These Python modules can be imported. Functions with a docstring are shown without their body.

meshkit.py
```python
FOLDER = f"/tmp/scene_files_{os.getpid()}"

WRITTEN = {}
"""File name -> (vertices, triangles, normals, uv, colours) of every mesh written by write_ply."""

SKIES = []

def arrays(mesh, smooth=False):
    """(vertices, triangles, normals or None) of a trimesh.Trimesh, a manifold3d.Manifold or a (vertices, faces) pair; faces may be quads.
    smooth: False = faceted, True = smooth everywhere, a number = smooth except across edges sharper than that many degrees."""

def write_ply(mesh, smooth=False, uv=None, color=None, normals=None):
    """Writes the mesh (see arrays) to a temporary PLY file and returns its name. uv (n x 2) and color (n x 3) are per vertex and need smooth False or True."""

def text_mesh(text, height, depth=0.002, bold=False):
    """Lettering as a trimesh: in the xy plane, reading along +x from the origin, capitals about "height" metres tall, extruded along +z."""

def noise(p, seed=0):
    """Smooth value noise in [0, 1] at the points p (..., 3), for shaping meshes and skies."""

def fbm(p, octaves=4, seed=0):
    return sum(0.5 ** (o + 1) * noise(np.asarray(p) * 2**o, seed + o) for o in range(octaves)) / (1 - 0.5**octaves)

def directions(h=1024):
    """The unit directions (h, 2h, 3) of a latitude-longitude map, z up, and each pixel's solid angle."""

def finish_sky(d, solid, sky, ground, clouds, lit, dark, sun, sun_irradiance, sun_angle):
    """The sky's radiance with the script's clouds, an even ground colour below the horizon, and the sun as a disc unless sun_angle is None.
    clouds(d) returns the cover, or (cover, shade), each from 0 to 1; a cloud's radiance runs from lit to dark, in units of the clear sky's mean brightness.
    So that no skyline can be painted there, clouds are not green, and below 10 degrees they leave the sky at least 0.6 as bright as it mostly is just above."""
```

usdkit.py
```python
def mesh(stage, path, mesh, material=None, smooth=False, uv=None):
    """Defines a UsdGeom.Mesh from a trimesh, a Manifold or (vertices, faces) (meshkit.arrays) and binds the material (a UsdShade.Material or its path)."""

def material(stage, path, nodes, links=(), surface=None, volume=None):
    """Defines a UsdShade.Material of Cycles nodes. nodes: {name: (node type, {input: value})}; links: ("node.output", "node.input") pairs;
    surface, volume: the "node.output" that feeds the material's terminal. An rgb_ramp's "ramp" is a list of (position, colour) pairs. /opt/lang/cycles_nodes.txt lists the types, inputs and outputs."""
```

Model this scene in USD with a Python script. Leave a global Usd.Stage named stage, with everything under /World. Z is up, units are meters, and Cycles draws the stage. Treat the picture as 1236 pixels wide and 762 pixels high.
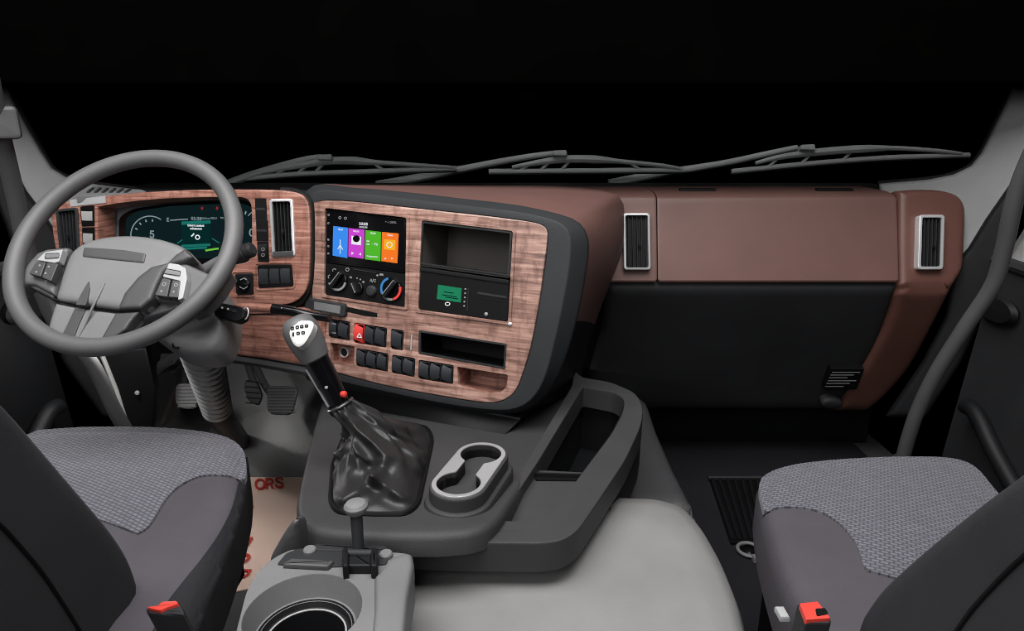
import math, random, numpy as np, trimesh, usdkit, meshkit, shapely
import mapbox_earcut as earcut
from scipy.spatial import Delaunay
from shapely.geometry import Polygon, Point
from pxr import Usd, UsdGeom, UsdLux, Gf, Sdf, Vt

stage = Usd.Stage.CreateInMemory()
UsdGeom.SetStageUpAxis(stage, UsdGeom.Tokens.z)
UsdGeom.SetStageMetersPerUnit(stage, 1.0)
UsdGeom.Xform.Define(stage, '/World')
UsdGeom.Scope.Define(stage, '/World/Looks')
random.seed(4); rng = np.random.default_rng(4)

# ------------------------------------------------------------ camera, light
F, PITCH, EYE = 800.0, math.radians(16), np.array([0, 0, 1.12])
cam = UsdGeom.Camera.Define(stage, '/World/camera')
cam.CreateHorizontalApertureAttr(36.0); cam.CreateVerticalApertureAttr(36.0 * 762 / 1236)
cam.CreateFocalLengthAttr(36.0 * F / 1236)
cam.CreateClippingRangeAttr(Gf.Vec2f(0.02, 100))
cam.AddTranslateOp().Set(Gf.Vec3d(*EYE)); cam.AddRotateXOp().Set(90 - 16)
cam.CreateExposureAttr(0.0)

def rect_light(name, loc, aim, w, h, power, color=(1, 1, 1)):
    l = UsdLux.RectLight.Define(stage, '/World/' + name)
    l.CreateWidthAttr(w); l.CreateHeightAttr(h); l.CreateIntensityAttr(power); l.CreateColorAttr(Gf.Vec3f(*color))
    m = Gf.Matrix4d(); m.SetLookAt(Gf.Vec3d(*loc), Gf.Vec3d(*aim), Gf.Vec3d(0, 1, 0.01))
    l.AddTransformOp().Set(m.GetInverse())
rect_light('overhead_light', (-0.25, 0.55, 2.75), (-.1, 1.25, 0.6), 2.6, 1.5, 9.6, (1.0, 0.985, 0.97))
rect_light('rear_light', (-0.9, -1.6, 2.2), (-.3, 1.5, 0.7), 2.4, 1.2, 4.5, (1.0, 0.985, 0.97))

# ------------------------------------------------------------ picture rays -> points on real planes
_fw = np.array([0, math.cos(PITCH), -math.sin(PITCH)]); _up = np.array([0, math.sin(PITCH), math.cos(PITCH)]); _rt = np.array([1.0, 0, 0])
def ray(u, v): return _rt * (u - 618) / F + _up * (381 - v) / F + _fw
def at_y(u, v, Y):
    d = ray(u, v); return EYE + d * Y / d[1]
def at_z(u, v, Z):
    d = ray(u, v); return EYE + d * (Z - EYE[2]) / d[2]
def at_x(u, v, X):
    d = ray(u, v); return EYE + d * X / d[0]
def at_d(u, v, D): return EYE + ray(u, v) * D
def proj(P):
    d = np.asarray(P) - EYE; z = d @ _fw
    return np.stack([618 + F * (d @ _rt) / z, 381 - F * (d @ _up) / z], -1)
def unit(v): v = np.asarray(v, float); return v / np.linalg.norm(v)

class PL:
    """A plane with local axes; n looks at the viewer's side."""
    def __init__(s, o, ux, uy):
        s.o, s.ux, s.uy = np.asarray(o, float), unit(ux), unit(uy); s.n = np.cross(s.ux, s.uy)
    def hit(s, u, v, h=0.0):
        d = ray(u, v); o = s.o + s.n * h
        return EYE + d * (((o - EYE) @ s.n) / (d @ s.n))
    def loc(s, u, v, h=0.0):
        q = s.hit(u, v, h) - s.o; return np.array([q @ s.ux, q @ s.uy])
    def locs(s, pts, h=0.0): return np.array([s.loc(u, v, h) for u, v in pts])
    def to3(s, p, h=0.0):
        p = np.asarray(p, float); h = np.asarray(h, float)
        return s.o + p[..., :1] * s.ux + p[..., 1:2] * s.uy + (h[..., None] if h.ndim else h) * s.n
    def shift(s, h): return PL(s.o + s.n * h, s.ux, s.uy)
    def mpp(s, u, v):                       # metres per picture pixel there
        return float((s.hit(u, v) - EYE) @ _fw) / F
def leaning(o, yaw, lean):
    y, l = math.radians(yaw), math.radians(lean)
    ux = np.array([math.cos(y), -math.sin(y), 0]); nh = np.array([-math.sin(y), -math.cos(y), 0])
    return PL(o, ux, math.cos(l) * np.array([0, 0, 1.0]) - math.sin(l) * nh)
def level(z): return PL((0, 0, z), (1, 0, 0), (0, 1, 0))

# ------------------------------------------------------------ prims
def numbered(path):
    if not stage.GetPrimAtPath(path): return path
    k = 1
    while stage.GetPrimAtPath('%s_%03d' % (path, k)): k += 1
    return '%s_%03d' % (path, k)
BASE = {}
def tag(prim, label=None, cat=None, group=None, kind=None):
    for k, v in (('label', label), ('category', cat), ('group', group), ('kind', kind)):
        if v: prim.SetCustomDataByKey(k, v)
def thing(name, label, cat, base=(0, 0, 0), group=None, kind=None):
    p = numbered('/World/' + name)
    x = UsdGeom.Xform.Define(stage, p); x.AddTranslateOp().Set(Gf.Vec3d(*map(float, base)))
    tag(x.GetPrim(), label, cat, group, kind); BASE[p] = np.asarray(base, float)
    return p
def part(parent, name, mesh, mat, label=None, smooth=35, kind=None):
    if isinstance(mesh, (list, tuple)) and isinstance(mesh[0], trimesh.Trimesh): mesh = trimesh.util.concatenate(mesh)
    base = BASE[parent]; p = numbered(parent + '/' + name); BASE[p] = base
    m = usdkit.mesh(stage, p, trimesh.Trimesh(np.asarray(mesh.vertices) - base, mesh.faces, process=False), M[mat], smooth=smooth)
    tag(m.GetPrim(), label, None, None, kind)
    return p
def struct(name, mesh, mat, label, cat, smooth=35):
    p = '/World/' + name; BASE[p] = np.zeros(3)
    if isinstance(mesh, (list, tuple)): mesh = trimesh.util.concatenate(mesh)
    m = usdkit.mesh(stage, p, mesh, M[mat], smooth=smooth)
    tag(m.GetPrim(), label, cat, None, 'structure'); return p

# ------------------------------------------------------------ shapes
def tidy(v, f):
    m = trimesh.Trimesh(np.asarray(v, float), np.asarray(f, int), process=False)
    m.merge_vertices()
    if m.volume < 0: m.invert()
    return m
def area2(p): x, y = p[:, 0], p[:, 1]; return 0.5 * np.sum(x * np.roll(y, -1) - y * np.roll(x, -1))
def rounded(pts, r, n=5):
    """corner-rounded polygon; r a number or one per corner"""
    pts = np.asarray(pts, float); k = len(pts); r = np.broadcast_to(r, (k,)); out = []
    for i in range(k):
        a, b, c = pts[i - 1], pts[i], pts[(i + 1) % k]
        la, lc = np.linalg.norm(a - b), np.linalg.norm(c - b); rr = min(r[i], 0.45 * la, 0.45 * lc)
        if rr < 1e-9: out.append(b); continue
        p, q = b + (a - b) / la * rr, b + (c - b) / lc * rr
        for t in np.linspace(0, 1, n): out.append((1 - t) ** 2 * p + 2 * t * (1 - t) * b + t * t * q)
    return np.array(out)
def spline(pts, n=8, closed=True):
    p = np.asarray(pts, float); k = len(p); out = []
    for i in range(k if closed else k - 1):
        g = (lambda j: p[j % k]) if closed else (lambda j: p[min(max(j, 0), k - 1)])
        a, b, c, d = g(i - 1), g(i), g(i + 1), g(i + 2)
        for t in np.linspace(0, 1, n, endpoint=False):
            out.append(0.5 * (2 * b + (c - a) * t + (2 * a - 5 * b + 4 * c - d) * t * t + (3 * b - a - 3 * c + d) * t ** 3))
    if not closed: out.append(p[-1])
    return np.array(out)
def inset(p, d):
    e = np.roll(p, -1, 0) - p; e /= np.maximum(np.linalg.norm(e, axis=1, keepdims=True), 1e-12)
    nl = np.stack([-e[:, 1], e[:, 0]], 1); m = nl + np.roll(nl, 1, 0)
    m /= np.maximum(np.linalg.norm(m, axis=1, keepdims=True), 1e-9)
    c = np.maximum((m * nl).sum(1), 0.5)
    return p + m * (d / c)[:, None]
def prism2(outer, holes, h0, h1, bevel, to3):
    """extruded polygon with a rounded front edge"""
    rings = [outer if area2(outer) > 0 else outer[::-1]] + [h if area2(h) < 0 else h[::-1] for h in holes]
    lev = [(0, h0), (0, h1 - bevel), (0.3 * bevel, h1 - 0.3 * bevel), (bevel, h1)] if bevel > 0 else [(0, h0), (0, h1)]
    V, Fc, ends = [], [], []; base = 0
    tops, bots = [], []
    for ri, r in enumerate(rings):
        n = len(r); idx = []; hf = .25 if ri else 1.0
        for ins, h in lev:
            q = inset(r, ins * hf) if ins else r
            idx.append(base + np.arange(n)); base += n; V.append(to3(q, h))
        for a, b in zip(idx[:-1], idx[1:]):
            a2, b2 = np.roll(a, -1), np.roll(b, -1)
            Fc += [np.stack([a, a2, b2], 1), np.stack([a, b2, b], 1)]
        bots.append((r, idx[0])); tops.append((inset(r, lev[-1][0] * hf) if bevel > 0 else r, idx[-1]))
    for caps, flip in ((tops, 1), (bots, 0)):
        p = np.vstack([c[0] for c in caps]); ids = np.concatenate([c[1] for c in caps])
        t = earcut.triangulate_float64(p, np.cumsum([len(c[0]) for c in caps]).astype(np.uint32)).reshape(-1, 3).astype(int)
        a, b, c = p[t[:, 0]], p[t[:, 1]], p[t[:, 2]]
        s = ((b - a)[:, 0] * (c - a)[:, 1] - (b - a)[:, 1] * (c - a)[:, 0]) > 0
        t[~s] = t[~s][:, ::-1]
        Fc.append(ids[t] if flip else ids[t][:, ::-1])
    return tidy(np.vstack(V), np.vstack(Fc))
def pad(pl, px, h0, h1, bevel=0.0, holes=(), r=0, hr=0, n=5):
    """outline in picture pixels, laid on the plane at height h1 and extruded along its normal"""
    o = pl.locs(rounded(px, r, n) if np.any(np.asarray(r) > 0) else px, h1)
    hs = [pl.locs(rounded(q, hr, n) if np.any(np.asarray(hr) > 0) else q, h1) for q in holes]
    return prism2(o, hs, h0, h1, bevel, pl.to3)
def locpad(pl, pts, h0, h1, bevel=0.0, holes=()):
    return prism2(np.asarray(pts, float), [np.asarray(q, float) for q in holes], h0, h1, bevel, pl.to3)
def resample(p, step):
    q = np.vstack([p, p[:1]]); s = np.r_[0, np.cumsum(np.linalg.norm(np.diff(q, axis=0), axis=1))]
    n = max(8, int(round(s[-1] / step))); t = np.linspace(0, s[-1], n, endpoint=False)
    return np.stack([np.interp(t, s, q[:, 0]), np.interp(t, s, q[:, 1])], 1)
def soft(px, surf, nrm, thick, roll_px=0, roll_m=0, step=8, of=None, lift=0, crown=0, crown_px=60, bump=None, holes=()):
    """upholstery-like panel: outline in pixels over surf(u, v); edges rolled back by distance to the outline"""
    bst = min(step, max(2.2, roll_px * .35)) if roll_px else step
    poly = Polygon(px, holes).buffer(0); ref = Polygon(of) if of is not None else poly
    pts = []; rings = []
    for g in [poly.exterior, *poly.interiors]:
        rings.append(resample(np.array(g.coords)[:-1], bst))
    nb = [len(r) for r in rings]; pts += rings
    fr = (.26, .58, 1.0) if roll_px and of is None else ()
    for k in fr:
        g = poly.buffer(-max(roll_px * k, .8))
        for q in getattr(g, 'geoms', [g]):
            if not q.is_empty:
                for e in [q.exterior, *q.interiors]: pts.append(resample(np.array(e.coords)[:-1], bst))
    if of is not None and roll_px:
        sm = poly.buffer(-.8)
        for k in (.26, .58, 1.0):
            g = ref.buffer(-max(roll_px * k, .8))
            q = resample(np.array(g.exterior.coords)[:-1], bst); ok = shapely.contains_xy(sm, q[:, 0], q[:, 1]); pts.append(q[ok])
    inner = poly.buffer(-(roll_px + .55 * step if fr else .6 * step))
    if not inner.is_empty:
        x0, y0, x1, y1 = inner.bounds
        gx, gy = np.meshgrid(np.arange(x0, x1, step), np.arange(y0, y1, step)); gx = gx + (np.arange(gx.shape[0]) % 2)[:, None] * step / 2
        ok = shapely.contains_xy(inner, gx.ravel(), gy.ravel()); pts.append(np.stack([gx.ravel()[ok], gy.ravel()[ok]], 1))
    p = np.vstack(pts); t = Delaunay(p).simplices
    c = p[t].mean(1); ok = shapely.contains_xy(poly, c[:, 0], c[:, 1]); t = t[ok]
    a, b, cc = p[t[:, 0]], p[t[:, 1]], p[t[:, 2]]
    ar = (b - a)[:, 0] * (cc - a)[:, 1] - (b - a)[:, 1] * (cc - a)[:, 0]
    t = t[np.abs(ar) > 1e-4]; ar = ar[np.abs(ar) > 1e-4]; t[ar > 0] = t[ar > 0][:, ::-1]     # v runs down
    d = shapely.distance(ref.boundary, shapely.points(p))
    P = np.array([surf(u, v) for u, v in p]); nrm = np.asarray(nrm, float)
    s = np.clip(d / roll_px, 0, 1) if roll_px else np.ones(len(p))
    h = lift - roll_m * (1 - np.sqrt(np.maximum(0, 1 - (1 - s) ** 2))) + crown * (1 - np.exp(-(d / crown_px) ** 2))
    if bump is not None: h = h + bump(p, d)
    front = P + h[:, None] * nrm
    N = len(p); V = [front]; Fc = [t]; back = P - nrm * thick
    V.append(back); Fc.append(t[:, ::-1] + N); s0 = 0
    ed = {}
    for tri in t:
        for i in range(3): ed[(tri[i], tri[(i + 1) % 3])] = 1
    bd = np.array([(i, j) for (i, j) in ed if (j, i) not in ed])
    Fc += [np.stack([bd[:, 1], bd[:, 0], bd[:, 0] + N], 1), np.stack([bd[:, 1], bd[:, 0] + N, bd[:, 1] + N], 1)]
    m = trimesh.Trimesh(np.vstack(V), np.vstack(Fc), process=False); m.remove_unreferenced_vertices()
    if m.volume < 0: m.invert()
    return m
def loft(rings, caps=True, closed=True):
    R = np.array(rings); k, n = R.shape[:2]; f = []
    for i in range(k - 1):
        for j in range(n if closed else n - 1):
            a, b = i * n + j, i * n + (j + 1) % n; f += [[a, b, b + n], [a, b + n, a + n]]
    v = R.reshape(-1, 3)
    if caps:
        c0, c1 = len(v), len(v) + 1; v = np.vstack([v, R[0].mean(0), R[-1].mean(0)])
        for j in range(n): f += [[c0, (j + 1) % n, j], [c1, (k - 1) * n + j, (k - 1) * n + (j + 1) % n]]
    return tidy(v, f)
def tube(path, r, n=12, ry=None, closed=False, up=None):
    p = np.asarray(path, float); k = len(p); r = np.broadcast_to(r, (k,)); ry = r if ry is None else np.broadcast_to(ry, (k,))
    t = (np.roll(p, -1, 0) - np.roll(p, 1, 0)) if closed else np.gradient(p, axis=0)
    t = t / np.linalg.norm(t, axis=1, keepdims=True)
    a = np.array(up if up is not None else ([0, 0, 1] if abs(t[0][2]) < .9 else [1, 0, 0]), float); rings = []
    for i in range(k):
        a = a - (a @ t[i]) * t[i]; a /= np.linalg.norm(a); b = np.cross(t[i], a)
        th = np.linspace(0, 2 * np.pi, n, endpoint=False)
        rings.append(p[i] + r[i] * np.cos(th)[:, None] * a + ry[i] * np.sin(th)[:, None] * b)
    if closed: rings.append(rings[0])
    return loft(rings, caps=not closed)
def curve(pts, n=8): return spline(pts, n, closed=False)
def lathe(profile, o, axis, n=28, ref=None, sx=1.0, sy=1.0):
    """profile: (radius, height along axis)"""
    ax = unit(axis); a = unit(np.cross(ax, ref if ref is not None else ([0, 0, 1] if abs(ax[2]) < .9 else [1, 0, 0]))); b = np.cross(ax, a)
    th = np.linspace(0, 2 * np.pi, n, endpoint=False); o = np.asarray(o, float)
    return loft([o + ax * h + max(r, 1e-5) * (sx * np.cos(th)[:, None] * a + sy * np.sin(th)[:, None] * b) for r, h in profile])
def cyl(a, b, r, n=20, bev=0.0):
    a, b = np.asarray(a, float), np.asarray(b, float); L = np.linalg.norm(b - a)
    pr = [(r, 0), (r, L)] if not bev else [(r - bev, 0), (r, bev), (r, L - bev), (r - bev, L)]
    return lathe(pr, a, b - a, n)
def block(pl, x0, y0, x1, y1, h0, h1, bevel=0.002, r=0.0):
    q = np.array([(x0, y0), (x1, y0), (x1, y1), (x0, y1)], float)
    return locpad(pl, rounded(q, r) if r else q, h0, h1, bevel)
def box(c, s, bevel=0.004):
    c, s = np.asarray(c, float), np.asarray(s, float) / 2
    return block(PL((c[0], c[1], c[2]), (1, 0, 0), (0, 1, 0)), -s[0], -s[1], s[0], s[1], -s[2], s[2], bevel)
def text_on(pl, u, v, text, px, h=0.0, depth=0.0006, center=False, bold=False, turn=0.0, sx=1.0):
    s = pl.mpp(u, v); m = meshkit.text_mesh(text, px * s, depth, bold); q = np.array(m.vertices)
    if center: q[:, 0] -= (q[:, 0].min() + q[:, 0].max()) / 2
    q[:, 0] *= sx; c, d = math.cos(turn), math.sin(turn)
    x, y = q[:, 0] * c - q[:, 1] * d, q[:, 0] * d + q[:, 1] * c
    o = pl.loc(u, v, h)
    return trimesh.Trimesh(pl.to3(np.stack([x + o[0], y + o[1]], 1), q[:, 2] + h), m.faces, process=False)
def lines_on(pl, pts, w_px, h=0.0, d=0.0006, closed=False):
    """thin printed line along pixel points, of pixel width w"""
    q = pl.locs(pts, h); s = pl.mpp(*pts[0]) * w_px / 2
    g = (shapely.LinearRing(q) if closed else shapely.LineString(q)).buffer(s, cap_style='flat')
    ms = []
    for k in getattr(g, 'geoms', [g]):
        ms.append(prism2(np.array(k.exterior.coords)[:-1], [np.array(i.coords)[:-1] for i in k.interiors], h, h + d, 0, pl.to3))
    return trimesh.util.concatenate(ms)
def disc_px(u, v, a, b=None, n=20, rot=0.0):
    b = b or a; t = np.linspace(0, 2 * np.pi, n, endpoint=False); c, s = math.cos(rot), math.sin(rot)
    x, y = a * np.cos(t), b * np.sin(t); return np.stack([u + x * c - y * s, v + x * s + y * c], 1)
def recess(pl, px, depth, h=0.0, wall=0.003, r=0):
    """open box sunk behind the plane: four walls and a floor (a real tray)"""
    o = pl.locs(rounded(px, r) if r else px, h); o = o if area2(o) > 0 else o[::-1]
    out = inset(o, -wall)
    n = len(o); V = np.vstack([pl.to3(o, h), pl.to3(o, h - depth), pl.to3(out, h - depth - wall), pl.to3(out, h)])
    f = []
    for i in range(n):
        j = (i + 1) % n
        f += [[i, i + n, j + n], [i, j + n, j], [i + 2 * n, i + 3 * n, j + 3 * n], [i + 2 * n, j + 3 * n, j + 2 * n], [i + 3 * n, i, j], [i + 3 * n, j, j + 3 * n]]
    t = earcut.triangulate_float64(o, np.array([n], np.uint32)).reshape(-1, 3).astype(int)
    f += (t + n).tolist() + (t[:, ::-1] + 2 * n).tolist()
    m = trimesh.Trimesh(V, f, process=False)
    trimesh.repair.fix_normals(m); return m

# ------------------------------------------------------------ materials
def lin(c):
    c = np.asarray(c, float) / 255; return tuple(np.where(c < .04045, c / 12.92, ((c + .055) / 1.055) ** 2.4))
M = {}
def plastic(name, rgb, rough=.5, grain=0.0, scale=900, var=.12, metal=0, spec=.5, coat=0):
    c = np.array(lin(rgb))
    nodes = {'tc': ('texture_coordinate', {}), 'n': ('noise_texture', {'scale': 6.0, 'detail': 4.0}),
             'r': ('rgb_ramp', {'ramp': [(.3, tuple(c * (1 - var))), (.7, tuple(np.minimum(c * (1 + var), 1)))]}),
             'p': ('principled_bsdf', {'roughness': rough, 'metallic': metal, 'specular_ior_level': spec, 'coat_weight': coat, 'coat_roughness': .15})}
    links = [('tc.object', 'n.vector'), ('n.fac', 'r.fac'), ('r.color', 'p.base_color')]
    if grain:
        nodes['g'] = ('noise_texture', {'scale': float(scale), 'detail': 2.0}); nodes['b'] = ('bump', {'strength': grain, 'distance': .001})
        links += [('tc.object', 'g.vector'), ('g.fac', 'b.height'), ('b.normal', 'p.normal')]
    M[name] = usdkit.material(stage, '/World/Looks/' + name, nodes, links, surface='p.BSDF')
def glow(name, rgb, strength=1.0):
    M[name] = usdkit.material(stage, '/World/Looks/' + name, {'e': ('emission', {'color': lin(rgb), 'strength': strength})}, [], surface='e.emission')
plastic('dark_plastic', (42, 43, 45), .55, .35, spec=.2)
plastic('black_plastic', (20, 21, 23), .5, .3, spec=.2)
plastic('pocket_grey', (84, 80, 78), .7)
plastic('deep_black', (8, 8, 9), .55, .2, spec=.2)
plastic('gloss_black', (10, 10, 12), .18)
plastic('bezel_black', (44, 46, 48), .5, .5, 700, spec=.2)
plastic('console_plastic', (56, 56, 57), .5, .5, 700, spec=.2)
plastic('grey_plastic', (104, 104, 105), .5, .3)
plastic('pillar_grey', (128, 129, 130), .65, .2)
plastic('wheel_grey', (86, 86, 87), .5, .3)
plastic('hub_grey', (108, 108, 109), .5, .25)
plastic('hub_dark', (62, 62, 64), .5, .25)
plastic('face_white', (214, 214, 212), .45)
plastic('silver', (158, 159, 161), .4)
plastic('light_plastic', (150, 150, 150), .5)
plastic('cover_grey', (118, 118, 118), .6, .3, 300, .1)
plastic('carpet', (26, 26, 30), .95, .8, 300, spec=.2)
plastic('floor_vinyl', (78, 78, 79), .35, .3, 60)
plastic('seat_cloth', (73, 70, 76), .9, .5, 900, spec=.2)
plastic('seat_side', (36, 36, 39), .9, .5, 900, spec=.2)
plastic('back_cloth', (50, 50, 53), .9, .5, 900, spec=.2)
plastic('boot_leather', (34, 34, 35), .42, .4, 500, spec=.35)
plastic('leather_brown', (96, 69, 64), .5, .45, 420, .08)
plastic('leather_red', (92, 60, 52), .5, .45, 420, .08)
plastic('red', (205, 62, 52), .45)
plastic('hazard_red', (200, 60, 55), .4)
plastic('print_white', (215, 216, 216), .5)
plastic('print_grey', (130, 132, 134), .5)
plastic('paper', (234, 204, 188), .8, .3, 40, .05)
plastic('print_red', (200, 62, 55), .7)
plastic('blue', (40, 110, 170), .5)
plastic('switch_grey', (42, 44, 48), .35)
plastic('satin_metal', (165, 165, 167), .35, metal=.4)
plastic('bar_grey', (78, 78, 79), .5, .3)
plastic('chrome', (222, 222, 224), .28, metal=.55)
plastic('steel', (150, 150, 152), .35, metal=1)
plastic('rubber', (22, 22, 23), .6, spec=.2)
plastic('wiper_grey', (150, 151, 152), .5)
plastic('header_black', (3, 3, 3), 1.0, spec=0)
plastic('outside_white', (235, 235, 235), .5)
glow('lcd_green', (40, 140, 100), .8); glow('screen_blue', (60, 140, 240)); glow('screen_magenta', (200, 70, 205)); glow('screen_green', (80, 180, 45))
glow('screen_orange', (245, 120, 40)); glow('screen_yellow', (245, 175, 40)); glow('screen_white', (230, 235, 240)); glow('teal', (30, 120, 110), .8)
glow('teal_dark', (8, 44, 42), .8); glow('cluster_white', (130, 146, 150)); glow('cluster_red', (150, 35, 35)); glow('cluster_green', (110, 190, 60)); glow('cluster_dim', (14, 30, 32))

def wood(name, dark, mid, light, gx=14, gz=170):
    M[name] = usdkit.material(stage, '/World/Looks/' + name, {
        'tc': ('texture_coordinate', {}), 'm': ('mapping', {'scale': (gx, gx, gz)}), 'm2': ('mapping', {'scale': (55., 20., 22.)}),
        'n': ('noise_texture', {'scale': 1.0, 'detail': 5.0, 'roughness': .65, 'distortion': .6}),
        'n2': ('noise_texture', {'scale': 1.0, 'detail': 3.0, 'roughness': .6}),
        'r': ('rgb_ramp', {'ramp': [(.30, lin(dark)), (.48, lin(mid)), (.68, lin(light))]}),
        'r2': ('rgb_ramp', {'ramp': [(.36, (.55, .49, .47)), (.50, (1, 1, 1))]}),
        'x': ('mix', {'mix_type': 'multiply', 'fac': .75}), 'b': ('bump', {'strength': .12, 'distance': .0006}),
        'p': ('principled_bsdf', {'roughness': .36, 'coat_weight': .25, 'coat_roughness': .2})},
        [('tc.object', 'm.vector'), ('tc.object', 'm2.vector'), ('m.vector', 'n.vector'), ('m2.vector', 'n2.vector'), ('n.fac', 'r.fac'), ('n2.fac', 'r2.fac'),
         ('r.color', 'x.color1'), ('r2.color', 'x.color2'), ('x.color', 'p.base_color'), ('n.fac', 'b.height'), ('b.normal', 'p.normal')], surface='p.BSDF')
wood('walnut', (84, 61, 54), (142, 108, 97), (184, 149, 136), 7, 120)
wood('walnut_red', (86, 54, 46), (142, 96, 83), (182, 136, 121), 7, 150)

def weave(name, yarn, gap, rot):
    M[name] = usdkit.material(stage, '/World/Looks/' + name, {
        'tc': ('texture_coordinate', {}), 'm': ('mapping', {'rotation': (0, 0, rot), 'scale': (1, 1, 0)}),
        'k': ('brick_texture', {'scale': 1.0, 'brick_width': .0115, 'row_height': .0068, 'mortar_size': .0018, 'mortar_smooth': .8, 'offset': .5, 'color1': lin(yarn), 'color2': tuple(np.array(lin(yarn)) * .75), 'mortar': lin(gap)}),
        'i': ('invert', {'fac': 1.0}), 'b': ('bump', {'strength': .6, 'distance': .0015}),
        'p': ('principled_bsdf', {'roughness': .85, 'sheen_weight': .15})},
        [('tc.object', 'm.vector'), ('m.vector', 'k.vector'), ('k.color', 'p.base_color'), ('k.fac', 'i.color'), ('i.color', 'b.height'), ('b.normal', 'p.normal')], surface='p.BSDF')
weave('seat_weave', (102, 102, 112), (58, 58, 65), .5)
M['glass'] = usdkit.material(stage, '/World/Looks/glass', {'t': ('transparent_bsdf', {'color': (.96, .97, .97)}), 'g': ('glossy_bsdf', {'roughness': .0, 'color': (.15, .15, .15)}),
    'f': ('fresnel', {'IOR': 1.12}), 'x': ('mix_closure', {})}, [('f.fac', 'x.fac'), ('t.BSDF', 'x.closure1'), ('g.BSDF', 'x.closure2')], surface='x.closure')

# ------------------------------------------------------------ main planes of the place
PLD = leaning(at_y(372, 300, 1.50), 10, 12)     # driver's panel
PLC = leaning(at_y(393, 300, 1.50), 20, 12)     # centre stack
PLP = leaning(at_y(900, 343, 1.75), 0, 18.6)    # passenger dash face
PLL = leaning(at_y(900, 345, 1.755), 0, -27)    # lower passenger dash
_wn = unit([math.sin(-.0737) * math.cos(.728), -math.cos(-.0737) * math.cos(.728), math.sin(.728)])
_wx = unit(np.cross([0, 0, 1], _wn)); WC = at_d(150.7, 297.1, 1.28)
PW = PL(WC, _wx, np.cross(_wn, _wx))            # steering wheel
ZP = .55
LP = PL((0, .84, .557), (1, 0, 0), unit((0, 1, -.135)))   # console plate, sloping down towards the dash

# ============================================================ SETTING
struct('floor', [box((0, 1.1, -.03), (2.7, 2.6, .06))], 'floor_vinyl', 'grey vinyl cab floor under the seats and pedals', 'floor')
cp = locpad(level(0), [(.34, .3), (1.24, .3), (1.24, 2.205), (.34, 2.205)], 0, .012, .002)
c_ = thing('floor_carpet', 'dark carpet on the passenger side of the floor, with a ribbed panel', 'carpet', (.7, 1.2, 0))
part(c_, 'carpet_sheet', cp, 'carpet')
fp = level(.02)
g = pad(fp, [(856, 576), (925, 576), (945, 655), (882, 655)], -.008, .0, .001)
part(c_, 'ribbed_panel', g, 'deep_black')
for k in range(8):
    a, b = np.array((860 + 9 * k, 579)), np.array((885 + 7.5 * k, 652))
    part(c_, 'rib', tube([fp.hit(*a, .003), fp.hit(*b, .003)], .006, 6), 'black_plastic')
part(c_, 'panel_edge', tube([fp.hit(855, 577, .005), fp.hit(926, 577, .005)], .006, 6), 'dark_plastic')
struct('wall_front', [box((0, 2.24, .46), (2.6, .06, .94))], 'black_plastic', 'dark front bulkhead below the windscreen', 'wall')
struct('wall_toe_board', [locpad(PL((-.8, 2.1, .2), (1, 0, 0), unit((0, .6, .8))), [(-.44, -.25), (.42, -.25), (.42, .2), (-.44, .2)], -.02, 0, .005)], 'floor_vinyl', 'sloping toe board behind the pedals', 'wall')
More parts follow.
